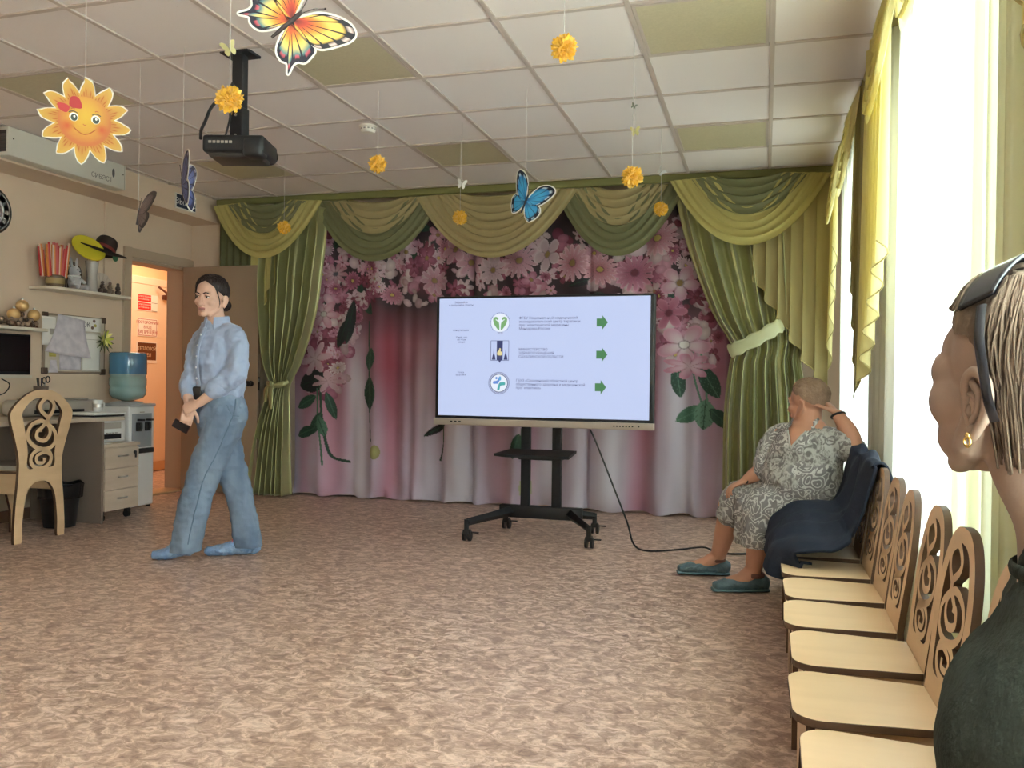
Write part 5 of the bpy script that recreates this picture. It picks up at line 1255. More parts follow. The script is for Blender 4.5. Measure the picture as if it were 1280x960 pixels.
b = MB(); b.tube(spline([(-.05, .0, .33), (-.07, -.02, .28), (-.14, -.04, .21), (-.165, -.06, .13), (-.15, -.11, .07), (-.13, -.14, .02)], 7), .008, 8); b.tube(spline([(-.055, .0, .31), (-.075, -.01, .24), (-.05, -.02, .16), (-.06, -.04, .06)], 6), .005, 8); b.build('cable', M_black, t)
# ================================================================== row of small carved chairs under the windows
GR = 'small carved chairs in a row under the windows'
ROW = [(3.40, 'small carved chair whose seat is half covered by the navy jacket'), (3.055, 'small carved chair first one clear of the navy jacket'), (2.71, 'small carved chair second one clear of the navy jacket'),
       (2.365, 'small carved chair third one clear of the navy jacket, in the middle of the row'), (2.01, 'small carved chair fourth one clear of the navy jacket, beside the woman in green'), (1.645, 'small carved chair nearest the bottom picture edge, seat cut off'),
       (1.31, 'small carved chair mostly hidden behind the arm of the woman in green'), (0.965, 'small carved chair on which the woman in green sits'),
       (3.76, 'small carved chair under the middle of the navy jacket'), (4.12, 'small carved chair under the far end of the navy jacket'), (4.48, 'small carved chair on which the woman in the patterned dress sits')]
proto = None
for k, (y, lb) in enumerate(ROW):
    x = .378+.006*math.sin(k*2.7)+(.05 if k == 7 else 0); rz = .02*math.sin(k*1.9+.5)
    if proto is None: proto = clef_chair('small_chair', lb, True, (x, y, 0), rz, GR)
    else: copy_tree(proto, (x, y, 0), rz, lb)
# navy jacket over the chairs
def jacket():
    b = MB()
    prof = spline([(.475, .55), (.455, .68), (.43, .755), (.395, .755), (.375, .69), (.35, .58), (.31, .49), (.24, .45), (.16, .445), (.09, .425), (.05, .405), (.03, .36), (.02, .30)], 8)
    n = len(prof)-1
    def fn(s, q):
        y = 3.40+.84*q
        x, z = prof[min(int(s*n+.5), n)]
        k = np.interp(q, [0, .12, .3, .6, 1], [.93, .97, 1, 1, .85])
        # bunched up towards the far end, next to the seated woman
        fr_ = s
        lift = .075*math.exp(-((fr_-.62)/.16)**2)*np.interp(q, [0, .2, .55, .8, 1], [.0, .25, 1, .9, .3])
        wr = .022*math.sin(14*q+7*fr_+2*math.sin(5*fr_))+.012*math.sin(31*q-11*fr_)+.010*noise.noise(Vector((x*14, y*9, z*9)))
        nx = -.6 if fr_ > .25 else .3
        if q < .12 and fr_ > .72: x = x+(fr_-.72)*.55*(1-q/.12)
        zz = z+lift+wr*.6+.006
        return (x+nx*wr*.7-.02*lift*4, y+.02*math.sin(9*fr_)-.05*(1-q)*(fr_ > .5), max(zz, .382 if .13 < x < .36 else .0))
    b.grid(fn, n, 90); return b
jk = jacket().build('jacket', mat('navy_cloth', (30, 36, 50), .8, spec=.25, var=(5, (36, 41, 54)), bump=(40, .2)), angle=0, solid=.01)
tag(jk, 'dark navy jacket thrown over the small chairs beside the seated woman', 'jacket')
from mathutils.bvhtree import BVHTree
# ================================================================== people
def skin(name, c): return mat(name, c, .55, spec=.35, var=(5, tuple(int(v*.97) for v in c)), bump=(90, .05))
M_lip = mat('lip', (172, 116, 106), .5); M_eyew = mat('eye_white', (214, 208, 200), .3); M_iris = mat('iris', (44, 32, 26), .3)
def xform(b, M, i0=0):
    b.v[i0:] = [tuple(M @ Vector(p)) for p in b.v[i0:]]
def hmat(c, fwd, up, s=1.0):
    """head frame: x forward, y to the person's left, z up"""
    f = Vector(fwd).normalized(); u = Vector(up); u = (u-f*u.dot(f)).normalized(); l = u.cross(f)
    return Matrix(((f.x*s, l.x*s, u.x*s, c[0]), (f.y*s, l.y*s, u.y*s, c[1]), (f.z*s, l.z*s, u.z*s, c[2]), (0, 0, 0, 1)))
EARZ = -.028
def head(b, M, jaw=1.0, ears=True):
    i0 = len(b.v)
    b.ell((-.014, 0, .026), (.098, .077, .086), 28, 18)
    b.ell((.030, 0, -.030), (.058, .060, .076), 24, 16)
    b.ell((.045, 0, -.075), (.042, .040*jaw, .036), 20, 12); b.ell((.070, 0, -.098), (.020, .022, .016), 16, 10)
    for s in (-1, 1):
        b.ell((.055, s*.040, -.030), (.028, .022, .024), 16, 10)
        b.tube([(-.005, s*.060, -.045), (.012, s*.056, -.072), (.055, s*.030, -.100)], [.018*jaw, .017*jaw, .014], 12, round_=True)
        b.ell((.074, s*.026, .020), (.018, .024, .010), 14, 8)
        b.ell((.072, s*.030, .002), (.016, .016, .012), 14, 8)
        b.ell((.095, s*.011, -.041), (.011, .008, .008), 12, 8)
        if ears:
            E0 = [(-.010, s*.078, EARZ+.006), (-.006, s*.083, EARZ+.026), (-.016, s*.088, EARZ+.034), (-.030, s*.091, EARZ+.026), (-.034, s*.090, EARZ+.006), (-.026, s*.086, EARZ-.014), (-.014, s*.082, EARZ-.030), (-.006, s*.080, EARZ-.026), (-.006, s*.079, EARZ-.010)]
            b.tube(spline(E0, 4), .0052, 8, round_=True); b.ell((-.018, s*.080, EARZ), (.014, .006, .028), 14, 10)
            b.tube(spline([(-.012, s*.084, EARZ+.022), (-.022, s*.087, EARZ+.010), (-.018, s*.086, EARZ-.010)], 4), .0042, 8, round_=True); b.ell((-.010, s*.082, EARZ-.030), (.008, .005, .009), 12, 8); b.ell((-.004, s*.081, EARZ-.006), (.004, .004, .009), 10, 8)
    b.tube(spline([(.082, 0, .014), (.095, 0, -.012), (.108, 0, -.036), (.098, 0, -.045)], 4), [.0075]*3+[.008]*4+[.0105]*4+[.010]*2, 12, round_=True)
    b.ell((.086, 0, -.063), (.012, .022, .006), 16, 8); b.ell((.085, 0, -.073), (.011, .019, .007), 16, 8)
    xform(b, M, i0)
def face_parts(root, M, iris=(44, 32, 26), brow=(60, 44, 36), ope=.004, tag_=''):
    Mb = mat('brow'+tag_, brow, .8)
    for s in (-1, 1):
        b = MB(); b.ell((.0775, s*.031, .000), (.010, .0125, .0050), 14, 10); xform(b, M); b.build('eye', M_eyew, root)
        b = MB(); b.ell((.0862, s*.031, -.0002), (.0030, .0062, .0050), 12, 8); xform(b, M); b.build('iris', mat('iris'+tag_+str(s), iris, .3), root)
        b = MB(); b.tube(spline([(.083, s*.017, .004), (.0895, s*.030, .0072), (.079, s*.046, .002)], 5), (.0018, .0014), 6); xform(b, M); b.build('upper_lash', Mb, root)
        b = MB(); b.tube(spline([(.091, s*.012, .018), (.092, s*.030, .025), (.080, s*.050, .018)], 5), [(.0035, .002)]*6+[(.003, .002)]*3+[(.0015, .001)]*2, 8); xform(b, M); b.build('eyebrow', Mb, root)
    b = MB(); b.tube(spline([(.088, -.022, -.066), (.0975, -.008, -.0615), (.0975, 0, -.063), (.0975, .008, -.0615), (.088, .022, -.066)], 4), (.0042, .003), 8); b.tube(spline([(.087, -.020, -.069), (.0955, 0, -.0745), (.087, .020, -.069)], 4), (.0045, .003), 8); xform(b, M); b.build('lips', M_lip, root)
    b = MB(); b.tube(spline([(.090, -.018, -.0675), (.0978, 0, -.0682), (.090, .018, -.0675)], 4), (.0016, .0012), 6); xform(b, M); b.build('mouth_line', mat('mouth_dark'+tag_, (70, 36, 34), .6), root)
def hair_cap(M, edge, thick, groove=.0025, kaz=46, flow=1.0, bumpy=.004, nu=150, nv=44, c=(-.014, 0, .028), rad=(.099, .079, .087), seed=0):
    b = MB(); az_ = [a*PI/180 for a in edge[0]]; el_ = [e*PI/180 for e in edge[1]]
    def fn(s, t):
        az = -PI+2*PI*s; e = float(np.interp(abs(az), az_, el_)); el = PI/2-(PI/2-e)*t
        d = Vector((math.cos(az)*math.cos(el), math.sin(az)*math.cos(el), math.sin(el)))
        R = 1/math.sqrt((d.x/rad[0])**2+(d.y/rad[1])**2+(d.z/rad[2])**2)
        n = noise.noise(Vector((az*2.2+seed, t*3, 0)))
        th = (thick*(1-.75*t**5)+bumpy*noise.noise(d*9+Vector((seed, 0, 0)))*(1-t**4))
        g = groove*(math.sin(kaz*az+6*n+3*t*flow)+.6*math.sin(kaz*2.3*az+9*n))*min(1, 3*t)*(1-.5*t**6)
        return Vector(c)+d*(R+th+g)
    b.grid(fn, nu, nv)
    # inner skin closes the cap against the head
    i0 = len(b.v)
    b.grid(lambda s, t: Vector(c)+(Vector(fn(s, t))-Vector(c))*.90, nu//2, nv//2)
    xform(b, M); return b
def hand(b, w, d, n, ts, curl=.5, s=1.0, spread=.0, thumb=.6):
    w = Vector(w); d = Vector(d).normalized(); n = Vector(n); n = (n-d*n.dot(d)).normalized(); l = d.cross(n)*ts
    b.tube([w-d*.015*s, w+d*.02*s, w+d*.055*s, w+d*.086*s], [(.023*s, .017*s), (.030*s, .016*s), (.038*s, .014*s), (.036*s, .011*s)], 16, side=l, round_=True)
    for k, (o, L) in enumerate(((.029, .068), (.010, .076), (-.010, .070), (-.028, .055))):
        p = w+d*(.080-.004*abs(k-1))*s+l*o*s; a = 0; P_ = [p-d*.02*s, p]
        dd = d+l*spread*(1.2-k*.8); dd.normalize()
        for q, f in enumerate((.44, .31, .25)):
            a += curl*(.55, .95, .7)[q]*(1+.08*k); v = dd*math.cos(a)+n*math.sin(a); p = p+v*L*f*s; P_.append(p)
        b.tube(spline(P_, 3), [.0088*s]*6+[.0080*s]*4+[.0070*s]*3, 10, round_=True)
    p = w+d*.018*s+l*.022*s; P_ = [p]
    for q, (f, a) in enumerate(((.036, .2), (.030, .5), (.026, .8))):
        v = (d*(.62+.2*q)+l*(.75-.32*q*thumb)+n*(.25+.35*q*thumb)).normalized(); p = p+v*f*s; P_.append(p)
    b.tube(spline(P_, 3), [.0125*s]*3+[.0105*s]*3+[.009*s]*3+[.0078*s], 10, round_=True)
def crumple(o, amp, sc, seed=0, st=(1, 1, 1)):
    me = o.data
    n = len(me.vertices); co = np.zeros(n*3, dtype=np.float32); no = np.zeros(n*3, dtype=np.float32)
    me.vertices.foreach_get('co', co); me.vertices.foreach_get('normal', no); co = co.reshape(-1, 3); no = no.reshape(-1, 3)
    off = Vector((seed*3.1, 0, 0))
    for i in range(n):
        p = Vector((co[i][0]*st[0], co[i][1]*st[1], co[i][2]*st[2]))*sc+off
        co[i] += no[i]*(amp*(noise.noise(p)+.5*noise.noise(p*2.1)))
    me.vertices.foreach_set('co', co.ravel()); me.update()
def cut(o, co, no):
    """clean straight end: everything beyond the plane goes, the opening is closed"""
    bm = bmesh.new(); bm.from_mesh(o.data)
    r = bmesh.ops.bisect_plane(bm, geom=bm.verts[:]+bm.edges[:]+bm.faces[:], plane_co=co, plane_no=no, clear_outer=True)
    bmesh.ops.holes_fill(bm, edges=[e for e in r['geom_cut'] if isinstance(e, bmesh.types.BMEdge)], sides=0)
    bm.to_mesh(o.data); bm.free(); o.data.update()
def tubeR(b, P, R, n=16, k=6, side=None):
    Q = spline([tuple(p)+((r, r) if not isinstance(r, tuple) else r) for p, r in zip(P, R)], k)
    b.tube([q[:3] for q in Q], [(max(q[3], .002), max(q[4], .002)) for q in Q], n, round_=True, side=side)

# ------------------------------------------------------------------ the standing person
M_sk1 = skin('skin_fair', (206, 166, 146))
HM = hmat((-3.056, 4.168, 1.513), (.04, -.99, -.12), (.06, .02, 1), .99)
b = MB(); head(b, HM, .80)
tubeR(b, [(-3.035, 4.20, 1.34), (-3.04, 4.195, 1.40), (-3.05, 4.185, 1.47)], [.058, .050, .050])
tubeR(b, [(-3.03, 4.22, .88), (-3.03, 4.22, 1.02), (-3.03, 4.205, 1.2), (-3.03, 4.21, 1.33)], [(.13, .09), (.115, .08), (.125, .085), (.06, .05)], side=(1, -.2, 0))
LSH, LEL, LWR = (-2.895, 4.17, 1.285), (-2.855, 4.13, 1.07), (-3.030, 4.045, .905)
RSH, REL, RWR = (-3.145, 4.235, 1.285), (-3.165, 4.17, 1.06), (-3.110, 4.06, .885)
tubeR(b, [(-3.0, 4.2, 1.31), LSH, LEL], [.04, .038, .036]); tubeR(b, [LEL, (-2.93, 4.085, .99), LWR], [.039, .036, .025])
tubeR(b, [(-3.06, 4.22, 1.31), RSH, REL], [.04, .038, .036]); tubeR(b, [REL, (-3.150, 4.11, .97), RWR], [.039, .035, .025])
hand(b, RWR, (-.05, -.22, -1), (-.6, .6, -.2), 1, .75, .95); hand(b, (-3.036, 4.04, .902), (-.86, -.18, -.42), (-.1, .9, -.35), -1, .85, .95, thumb=1.0)
for P_ in ([(-2.97, 4.20, .88), (-3.08, 4.15, .48), (-3.185, 4.14, .10)], [(-3.06, 4.24, .88), (-2.99, 4.31, .48), (-2.925, 4.38, .10)]): tubeR(b, P_, [.085, .055, .04])
p1 = tag(fuse(b, 'person', M_sk1, None, .0045, 4, .5), 'standing person in a light blue shirt and wide jeans before the open door', 'person')
face_parts(p1, HM, brow=(50, 36, 32), tag_='a')
M_h1 = mat('hair_dark', (38, 27, 24), .42, spec=.4, bump=(120, .2, (1, 1, .2)))
hc = hair_cap(HM, ((0, 12, 34, 58, 76, 96, 120, 180), (42, 38, 24, 2, -10, -24, -46, -54)), .015, .0018, 34, 1.5, .004)
hc.build('hair', M_h1, p1, angle=0)
b = MB()
for k in range(26):
    a = k*.24; r0 = .030*math.sin(PI*(k+.5)/26)
    b.tube([(-.105+.0*k+r0*.2*math.cos(j*.5+a), -.0+.030+(r0+.008)*math.cos(j*2*PI/14+a), -.052+(k-13)*.0024+(r0*.4)*math.sin(j*2*PI/14+a)) for j in range(15)], .0055, 6)
b.ell((-.105, .030, -.052), (.028, .034, .034), 14, 10); xform(b, HM); b.build('hair_bun', M_h1, p1)
for s in (-1, 1):
    b = MB(); b.tube(spline([(.046, s*.062, .058), (.038, s*.072, .020), (.028, s*.078, -.030), (.030, s*.074, -.062)], 5), [(.007, .003)]*6+[(.004, .002)]*6+[(.0012, .001)]*4, 8, side=(1, 0, 0)); xform(b, HM); b.build('loose_strand', M_h1, p1)
# shirt
M_shirt = mat('shirt_blue', (158, 172, 198), .75, var=(1.5, (150, 164, 192)), bump=(14, .22, (1.4, 1.4, .8)), sheen=.1)
b = MB()
tubeR(b, [(-3.03, 4.22, .955), (-3.03, 4.215, 1.02), (-3.03, 4.20, 1.16), (-3.03, 4.205, 1.27), (-3.035, 4.21, 1.345)], [(.150, .110), (.168, .125), (.168, .124), (.150, .105), (.070, .064)], 24, side=(1, -.2, 0))
tubeR(b, [(-2.985, 4.205, 1.318), LSH, (-2.855, 4.15, 1.19), (-2.848, 4.125, 1.075)], [.066, .064, .066, .064]); tubeR(b, [(-2.850, 4.125, 1.085), (-2.89, 4.10, 1.035), (-2.94, 4.08, .985)], [.066, .062, .050])
tubeR(b, [(-3.075, 4.22, 1.315), RSH, (-3.165, 4.2, 1.19), REL], [.062, .058, .060, .058]); tubeR(b, [REL, (-3.160, 4.135, 1.0), (-3.150, 4.115, .965)], [.060, .056, .046])
sh = fuse(b, 'shirt', M_shirt, p1, .008, 8, .5); crumple(sh, .016, 8, 1, (1.2, 1.2, .7)); crumple(sh, .007, 20, 2, (1, 1, 1.3)); crumple(sh, .003, 42, 9)
b = MB()   # cuffs, collar, placket
tubeR(b, [(-2.925, 4.088, .998), (-2.96, 4.072, .972)], [.050, .047]); b.build('cuff', M_shirt, sh)
b = MB(); tubeR(b, [(-3.155, 4.125, .985), (-3.146, 4.108, .95)], [.049, .046]); b.build('cuff', M_shirt, sh)
CM = hmat((-3.040, 4.203, 1.362), (.0, -1, 0), (0, 0, 1))
b = MB()
b.grid(lambda s, t: ((.062+.012*t)*math.cos(-2.75+5.5*s+PI)*-1*-1, (.066+.012*t)*math.sin(.35+5.58*s), .036-.010*math.cos(5.58*s)*0-.05*t*t) if False else
       ((.064+.016*t)*math.cos(.34+5.6*s)-.004, (.064+.016*t)*math.sin(.34+5.6*s), .030-.058*t*(1+.45*math.exp(-((s-.0)/.10)**2)+.45*math.exp(-((s-1)/.10)**2))+.018*(1-math.cos(.34+5.6*s))*.5), 50, 8)
xform(b, CM); b.build('collar', M_shirt, sh, solid=.004, angle=0)
b = MB(); tubeR(b, [(-3.055, 4.118, 1.33), (-3.067, 4.075, 1.22), (-3.068, 4.066, 1.10), (-3.065, 4.085, 1.0)], [(.016, .004)]*4, side=(1, -.2, 0)); b.build('placket', M_shirt, sh)
for k in range(5): b = MB(); z = 1.29-.062*k; b.ell((-3.062-.006*min(k, 1), (4.092, 4.072, 4.064, 4.062, 4.066)[k], z), (.006, .004, .006), 10, 6); b.build('shirt_button', mat('shirt_button%d' % k, (214, 220, 228), .3), sh)
# jeans
M_jean = mat('denim_pale', (94, 111, 134), .85, var=(5, (124, 140, 160), (1.5, 1.5, .5)), bump=(160, .15))
b = MB()
tubeR(b, [(-3.03, 4.22, .985), (-3.03, 4.22, .92), (-3.02, 4.225, .83), (-3.02, 4.225, .76)], [(.142, .105), (.162, .120), (.175, .130), (.14, .115)], 24, side=(1, -.2, 0))
tubeR(b, [(-2.955, 4.20, .86), (-3.015, 4.17, .66), (-3.08, 4.15, .48), (-3.135, 4.145, .28), (-3.185, 4.14, .03)], [.106, .100, .090, .088, .092])
tubeR(b, [(-3.065, 4.245, .86), (-3.03, 4.28, .66), (-2.99, 4.31, .48), (-2.95, 4.35, .28), (-2.925, 4.385, .03)], [.104, .094, .082, .078, .084])
jn = fuse(b, 'jeans', M_jean, p1, .008, 8, .5); crumple(jn, .014, 8, 5, (1.2, 1.2, .6)); crumple(jn, .006, 22, 6, (1, 1, 1.4)); cut(jn, (0, 0, .050), (0, 0, -1))
M_seam = mat('denim_seam', (92, 112, 132), .9)
jt = BVHTree.FromPolygons([v.co for v in jn.data.vertices], [p.vertices for p in jn.data.polygons])
snap = lambda L: [tuple(jt.find_nearest(Vector(p))[0]) for p in spline(L, 8)]
SE = snap([(-2.868, 4.16, .93), (-2.872, 4.13, .82), (-2.930, 4.105, .66), (-3.018, 4.082, .48), (-3.072, 4.08, .3), (-3.118, 4.075, .1)]); PK = snap([(-2.895, 4.105, .90), (-2.875, 4.13, .84), (-2.862, 4.17, .83)])
b = MB(); b.tube(SE, .0035, 6); b.build('side_seam', M_seam, jn)
b = MB(); b.tube(PK, .003, 6); b.build('pocket_seam', M_seam, jn)
b = MB(); b.tube([(-3.03+.150*math.cos(a)*.98+.108*math.sin(a)*.2, 4.22-.150*math.cos(a)*.2+.108*math.sin(a)*.98, .975) for a in np.linspace(0, 2*PI, 40)], (.014, .004), 8, side=(0, 0, 1)); b.build('belt', M_black, p1)
b = MB(); b.rbox((-3.085, 4.10, .945), (.06, .02, .10), .008); b.build('dark_pouch', M_black, p1)
M_cov = mat('shoe_cover_blue', (104, 136, 178), .35, spec=.5, var=(14, (140, 164, 192)), bump=(60, .5))
for (hx, hy, tx, ty, lift) in ((-3.165, 4.165, -3.315, 4.075, .012), (-2.895, 4.395, -3.10, 4.275, 0)):
    b = MB(); H = Vector((hx, hy, 0)); T_ = Vector((tx, ty, 0)); d = (T_-H); n_ = Vector((-d.y, d.x, 0)).normalized()
    tubeR(b, [H+Vector((0, 0, .045+lift*2)), H+d*.35+Vector((0, 0, .05+lift)), H+d*.75+Vector((0, 0, .036)), H+d*1.08+Vector((0, 0, .030))], [(.040, .042), (.046, .048), (.050, .034), (.036, .027)], 20, side=n_)
    tubeR(b, [H+d*.10+Vector((0, 0, .06)), H+d*.10+Vector((0, 0, .12))], [.044, .040])
    fo_ = fuse(b, 'shoe_cover', M_cov, p1, .006, 3); crumple(fo_, .005, 40, hx)
    b = MB(); cc = H+d*.42
    for k in range(3): b.tube([cc+d*.10*k-n_*.026+Vector((0, 0, .092-.014*k+lift)), cc+d*.10*k+Vector((0, 0, .104-.014*k+lift)), cc+d*.10*k+n_*.026+Vector((0, 0, .092-.014*k+lift))], .006, 6)
    b.build('laces', mat('laces_pink%d' % int(hx*-100), (226, 130, 150), .7), p1)
t = thing('phone', 'brown phone held low in the hands of the standing person', 'phone', (-3.145, 4.04, .772))
b = MB(); Mph = Matrix.Rotation(.55, 3, 'Y')@Matrix.Rotation(.35, 3, 'Z'); b.rbox((0, 0, 0), (.095, .012, .052), .005, M=Mph); b.build('case', mat('phone_brown', (78, 44, 36), .5), t)
b = MB(); b.rbox(Mph@Vector((0, -.0065, 0)), (.089, .002, .047), .0008, M=Mph); b.build('screen', mat('phone_screen', (20, 16, 18), .15), t)

# ------------------------------------------------------------------ the seated person in the patterned dress
M_sk2 = skin('skin_warm', (190, 140, 114))
HM2 = hmat((.205, 4.515, .968), (-.80, .58, -.06), (.03, 0, 1), .98)
b = MB(); head(b, HM2, 1.2)
tubeR(b, [(.215, 4.49, .80), (.21, 4.495, .86), (.215, 4.51, .92)], [.075, .064, .062])
tubeR(b, [(.20, 4.48, .46), (.20, 4.48, .6), (.205, 4.49, .74), (.21, 4.495, .82)], [(.17, .14), (.18, .15), (.16, .12), (.10, .08)], side=(.87, -.5, 0))
b.tube([(.205, 4.485, .86), (.168, 4.435, .815), (.150, 4.405, .765), (.145, 4.395, .72)], [(.055, .045), (.065, .035), (.06, .03), (.05, .02)], 16, side=(.835, -.55, 0), round_=True)
L2S, L2E, L2W = (.355, 4.42, .775), (.415, 4.375, .735), (.345, 4.44, .905)
R2S, R2E, R2W = (.06, 4.585, .775), (-.01, 4.555, .61), (-.085, 4.575, .555)
tubeR(b, [(.28, 4.46, .79), L2S, L2E], [.065, .058, .048]); tubeR(b, [L2E, (.395, 4.395, .82), L2W], [.047, .043, .030])
tubeR(b, [(.13, 4.54, .79), R2S, R2E], [.065, .056, .044]); tubeR(b, [R2E, (-.045, 4.56, .585), R2W], [.042, .038, .028])
hand(b, L2W, (-.45, .45, .55), (-.6, .3, -.2), 1, .55, .98); hand(b, R2W, (-.72, -.08, -.35), (.1, .0, -1), -1, .55, .98)
RK, RA = (-.135, 4.655, .455), (-.235, 4.80, .105); LK, LA = (.005, 4.43, .435), (-.045, 4.485, .105)
tubeR(b, [(.14, 4.56, .45), RK, (-.175, 4.70, .33), RA], [.095, .066, .064, .040]); tubeR(b, [(.23, 4.40, .45), LK, (-.012, 4.44, .30), LA], [.095, .066, .064, .040])
tubeR(b, [RA, (-.30, 4.79, .06), (-.36, 4.775, .045)], [.040, .038, .03]); tubeR(b, [LA, (-.10, 4.46, .06), (-.16, 4.445, .045)], [.040, .038, .03])
p2 = tag(fuse(b, 'person', M_sk2, None, .0048, 4, .5), 'seated person in a grey and white patterned dress, head resting on one hand', 'person')
face_parts(p2, HM2, brow=(120, 96, 80), tag_='b')
M_h2 = mat('hair_cropped', (132, 106, 86), .7, var=(30, (156, 130, 108)), bump=(200, .4))
hair_cap(HM2, ((0, 20, 45, 70, 84, 100, 130, 180), (40, 36, 22, 2, 4, -14, -30, -36)), .010, .0012, 60, 1, .005, seed=4).build('hair', M_h2, p2, angle=0)
M_dress = mat('dress_print', (160, 160, 156), .8)
def dress_nodes(m):
    nt = m.node_tree; N = nt.nodes; L = nt.links; p = N['Principled BSDF']; tc = N.new('ShaderNodeTexCoord')
    n0 = N.new('ShaderNodeTexNoise'); n0.inputs['Scale'].default_value = 6; n0.inputs['Detail'].default_value = 2; n0.inputs['Distortion'].default_value = 1.5; L.new(tc.outputs['Object'], n0.inputs['Vector'])
    ad = N.new('ShaderNodeMixRGB'); ad.blend_type = 'ADD'; ad.inputs[0].default_value = .12; L.new(tc.outputs['Object'], ad.inputs[1]); L.new(n0.outputs['Color'], ad.inputs[2])
    v = N.new('ShaderNodeTexVoronoi'); v.inputs['Scale'].default_value = 17; L.new(ad.outputs[0], v.inputs['Vector'])
    sn = N.new('ShaderNodeMath'); sn.operation = 'MULTIPLY'; sn.inputs[1].default_value = 22; L.new(v.outputs['Distance'], sn.inputs[0])
    s2 = N.new('ShaderNodeMath'); s2.operation = 'SINE'; L.new(sn.outputs[0], s2.inputs[0])
    r1 = N.new('ShaderNodeValToRGB'); r1.color_ramp.elements[0].position = .40; r1.color_ramp.elements[0].color = rgb(126, 124, 124); r1.color_ramp.elements[1].position = .72; r1.color_ramp.elements[1].color = rgb(196, 196, 192)
    L.new(s2.outputs[0], r1.inputs[0])
    n1 = N.new('ShaderNodeTexNoise'); n1.inputs['Scale'].default_value = 26; n1.inputs['Detail'].default_value = 4; n1.inputs['Distortion'].default_value = 2.2; L.new(tc.outputs['Object'], n1.inputs['Vector'])
    r2 = N.new('ShaderNodeValToRGB'); r2.color_ramp.elements[0].position = .40; r2.color_ramp.elements[0].color = rgb(112, 108, 106); r2.color_ramp.elements[1].position = .56; r2.color_ramp.elements[1].color = rgb(178, 178, 172)
    L.new(n1.outputs[0], r2.inputs[0])
    n2 = N.new('ShaderNodeTexNoise'); n2.inputs['Scale'].default_value = 5; L.new(tc.outputs['Object'], n2.inputs['Vector'])
    r3 = N.new('ShaderNodeValToRGB'); r3.color_ramp.elements[0].position = .46; r3.color_ramp.elements[1].position = .52; L.new(n2.outputs[0], r3.inputs[0])
    mx = N.new('ShaderNodeMixRGB'); L.new(r3.outputs[0], mx.inputs[0]); L.new(r2.outputs[0], mx.inputs[1]); L.new(r1.outputs[0], mx.inputs[2]); L.new(mx.outputs[0], p.inputs['Base Color'])
dress_nodes(M_dress)
b = MB()
tubeR(b, [(.19, 4.48, .44), (.19, 4.475, .56), (.20, 4.485, .70), (.205, 4.49, .79), (.21, 4.495, .835)], [(.20, .175), (.205, .18), (.185, .15), (.165, .115), (.09, .075)], 26, side=(.87, -.5, 0))
tubeR(b, [(.27, 4.47, .785), L2S, (.405, 4.385, .735)], [.075, .074, .066]); tubeR(b, [(.14, 4.54, .785), R2S, (.02, 4.565, .68), (-.012, 4.555, .615)], [.075, .070, .064, .058])
tubeR(b, [(.17, 4.55, .44), (.02, 4.60, .455), (-.12, 4.645, .455), (-.150, 4.665, .37)], [.13, .115, .092, .085]); tubeR(b, [(.22, 4.42, .44), (.10, 4.42, .445), (.005, 4.43, .435), (-.015, 4.44, .34), (-.015, 4.445, .26)], [.13, .115, .095, .092, .095])
tubeR(b, [(.16, 4.49, .43), (.03, 4.52, .43), (-.06, 4.53, .42), (-.075, 4.53, .32), (-.075, 4.53, .20)], [.12, .11, .085, .07, .06])
drs = fuse(b, 'dress', M_dress, p2, .008, 8, .5); crumple(drs, .016, 8, 3); crumple(drs, .006, 22, 4); cut(drs, (0, 0, .235), (0, 0, -1))
cN, aN, lN = Vector((.207, 4.49, 0)), Vector((-.55, -.835, 0)), Vector((.835, -.55, 0))
vw = lambda z: .048*min(1.2, max(0, (z-.742)/.09))
dt = BVHTree.FromPolygons([v.co for v in drs.data.vertices], [p.vertices for p in drs.data.polygons])
bm = bmesh.new(); bm.from_mesh(drs.data)      # open V neckline
bmesh.ops.delete(bm, geom=[f for f in bm.faces if (lambda c: c.z > .742 and (c-cN).dot(aN) > .0 and abs((c-cN).dot(lN)) < vw(c.z))(f.calc_center_median())], context='FACES')
bm.to_mesh(drs.data); bm.free()
b = MB()
for sg in (-1, 1):
    L_ = []
    for k in range(8):
        z = .742+.012*k; q = cN+aN*.16+lN*sg*vw(z)+Vector((0, 0, z)); hit = dt.ray_cast(q, -aN)[0]
        if hit is not None: L_.append(hit+aN*.002)
    if len(L_) > 2: b.tube(L_, .005, 8)
b.build('neck_trim', mat('trim_pale', (172, 170, 164), .8), drs)
b = MB(); b.tube([Vector(R2W)+Vector((.012, 0, .008))+(Vector((0, 1, 0))*math.cos(a)+Vector((.42, 0, .9))*math.sin(a))*.030 for a in np.linspace(0, 2*PI, 26)], .0055, 8); b.build('bracelet', M_black, p2)
b = MB(); b.tube([Vector(L2W)+(Vector((.8, .6, 0)).normalized()*math.cos(a)+Vector((.25, -.35, .25)).normalized()*math.sin(a))*.032 for a in np.linspace(0, 2*PI, 26)], .006, 8); b.build('watch_strap', M_black, p2)
M_teal = mat('teal_shoe', (74, 98, 108), .55, var=(20, (92, 116, 124)), bump=(50, .4)); M_sole = mat('sole_teal', (96, 124, 132), .6)
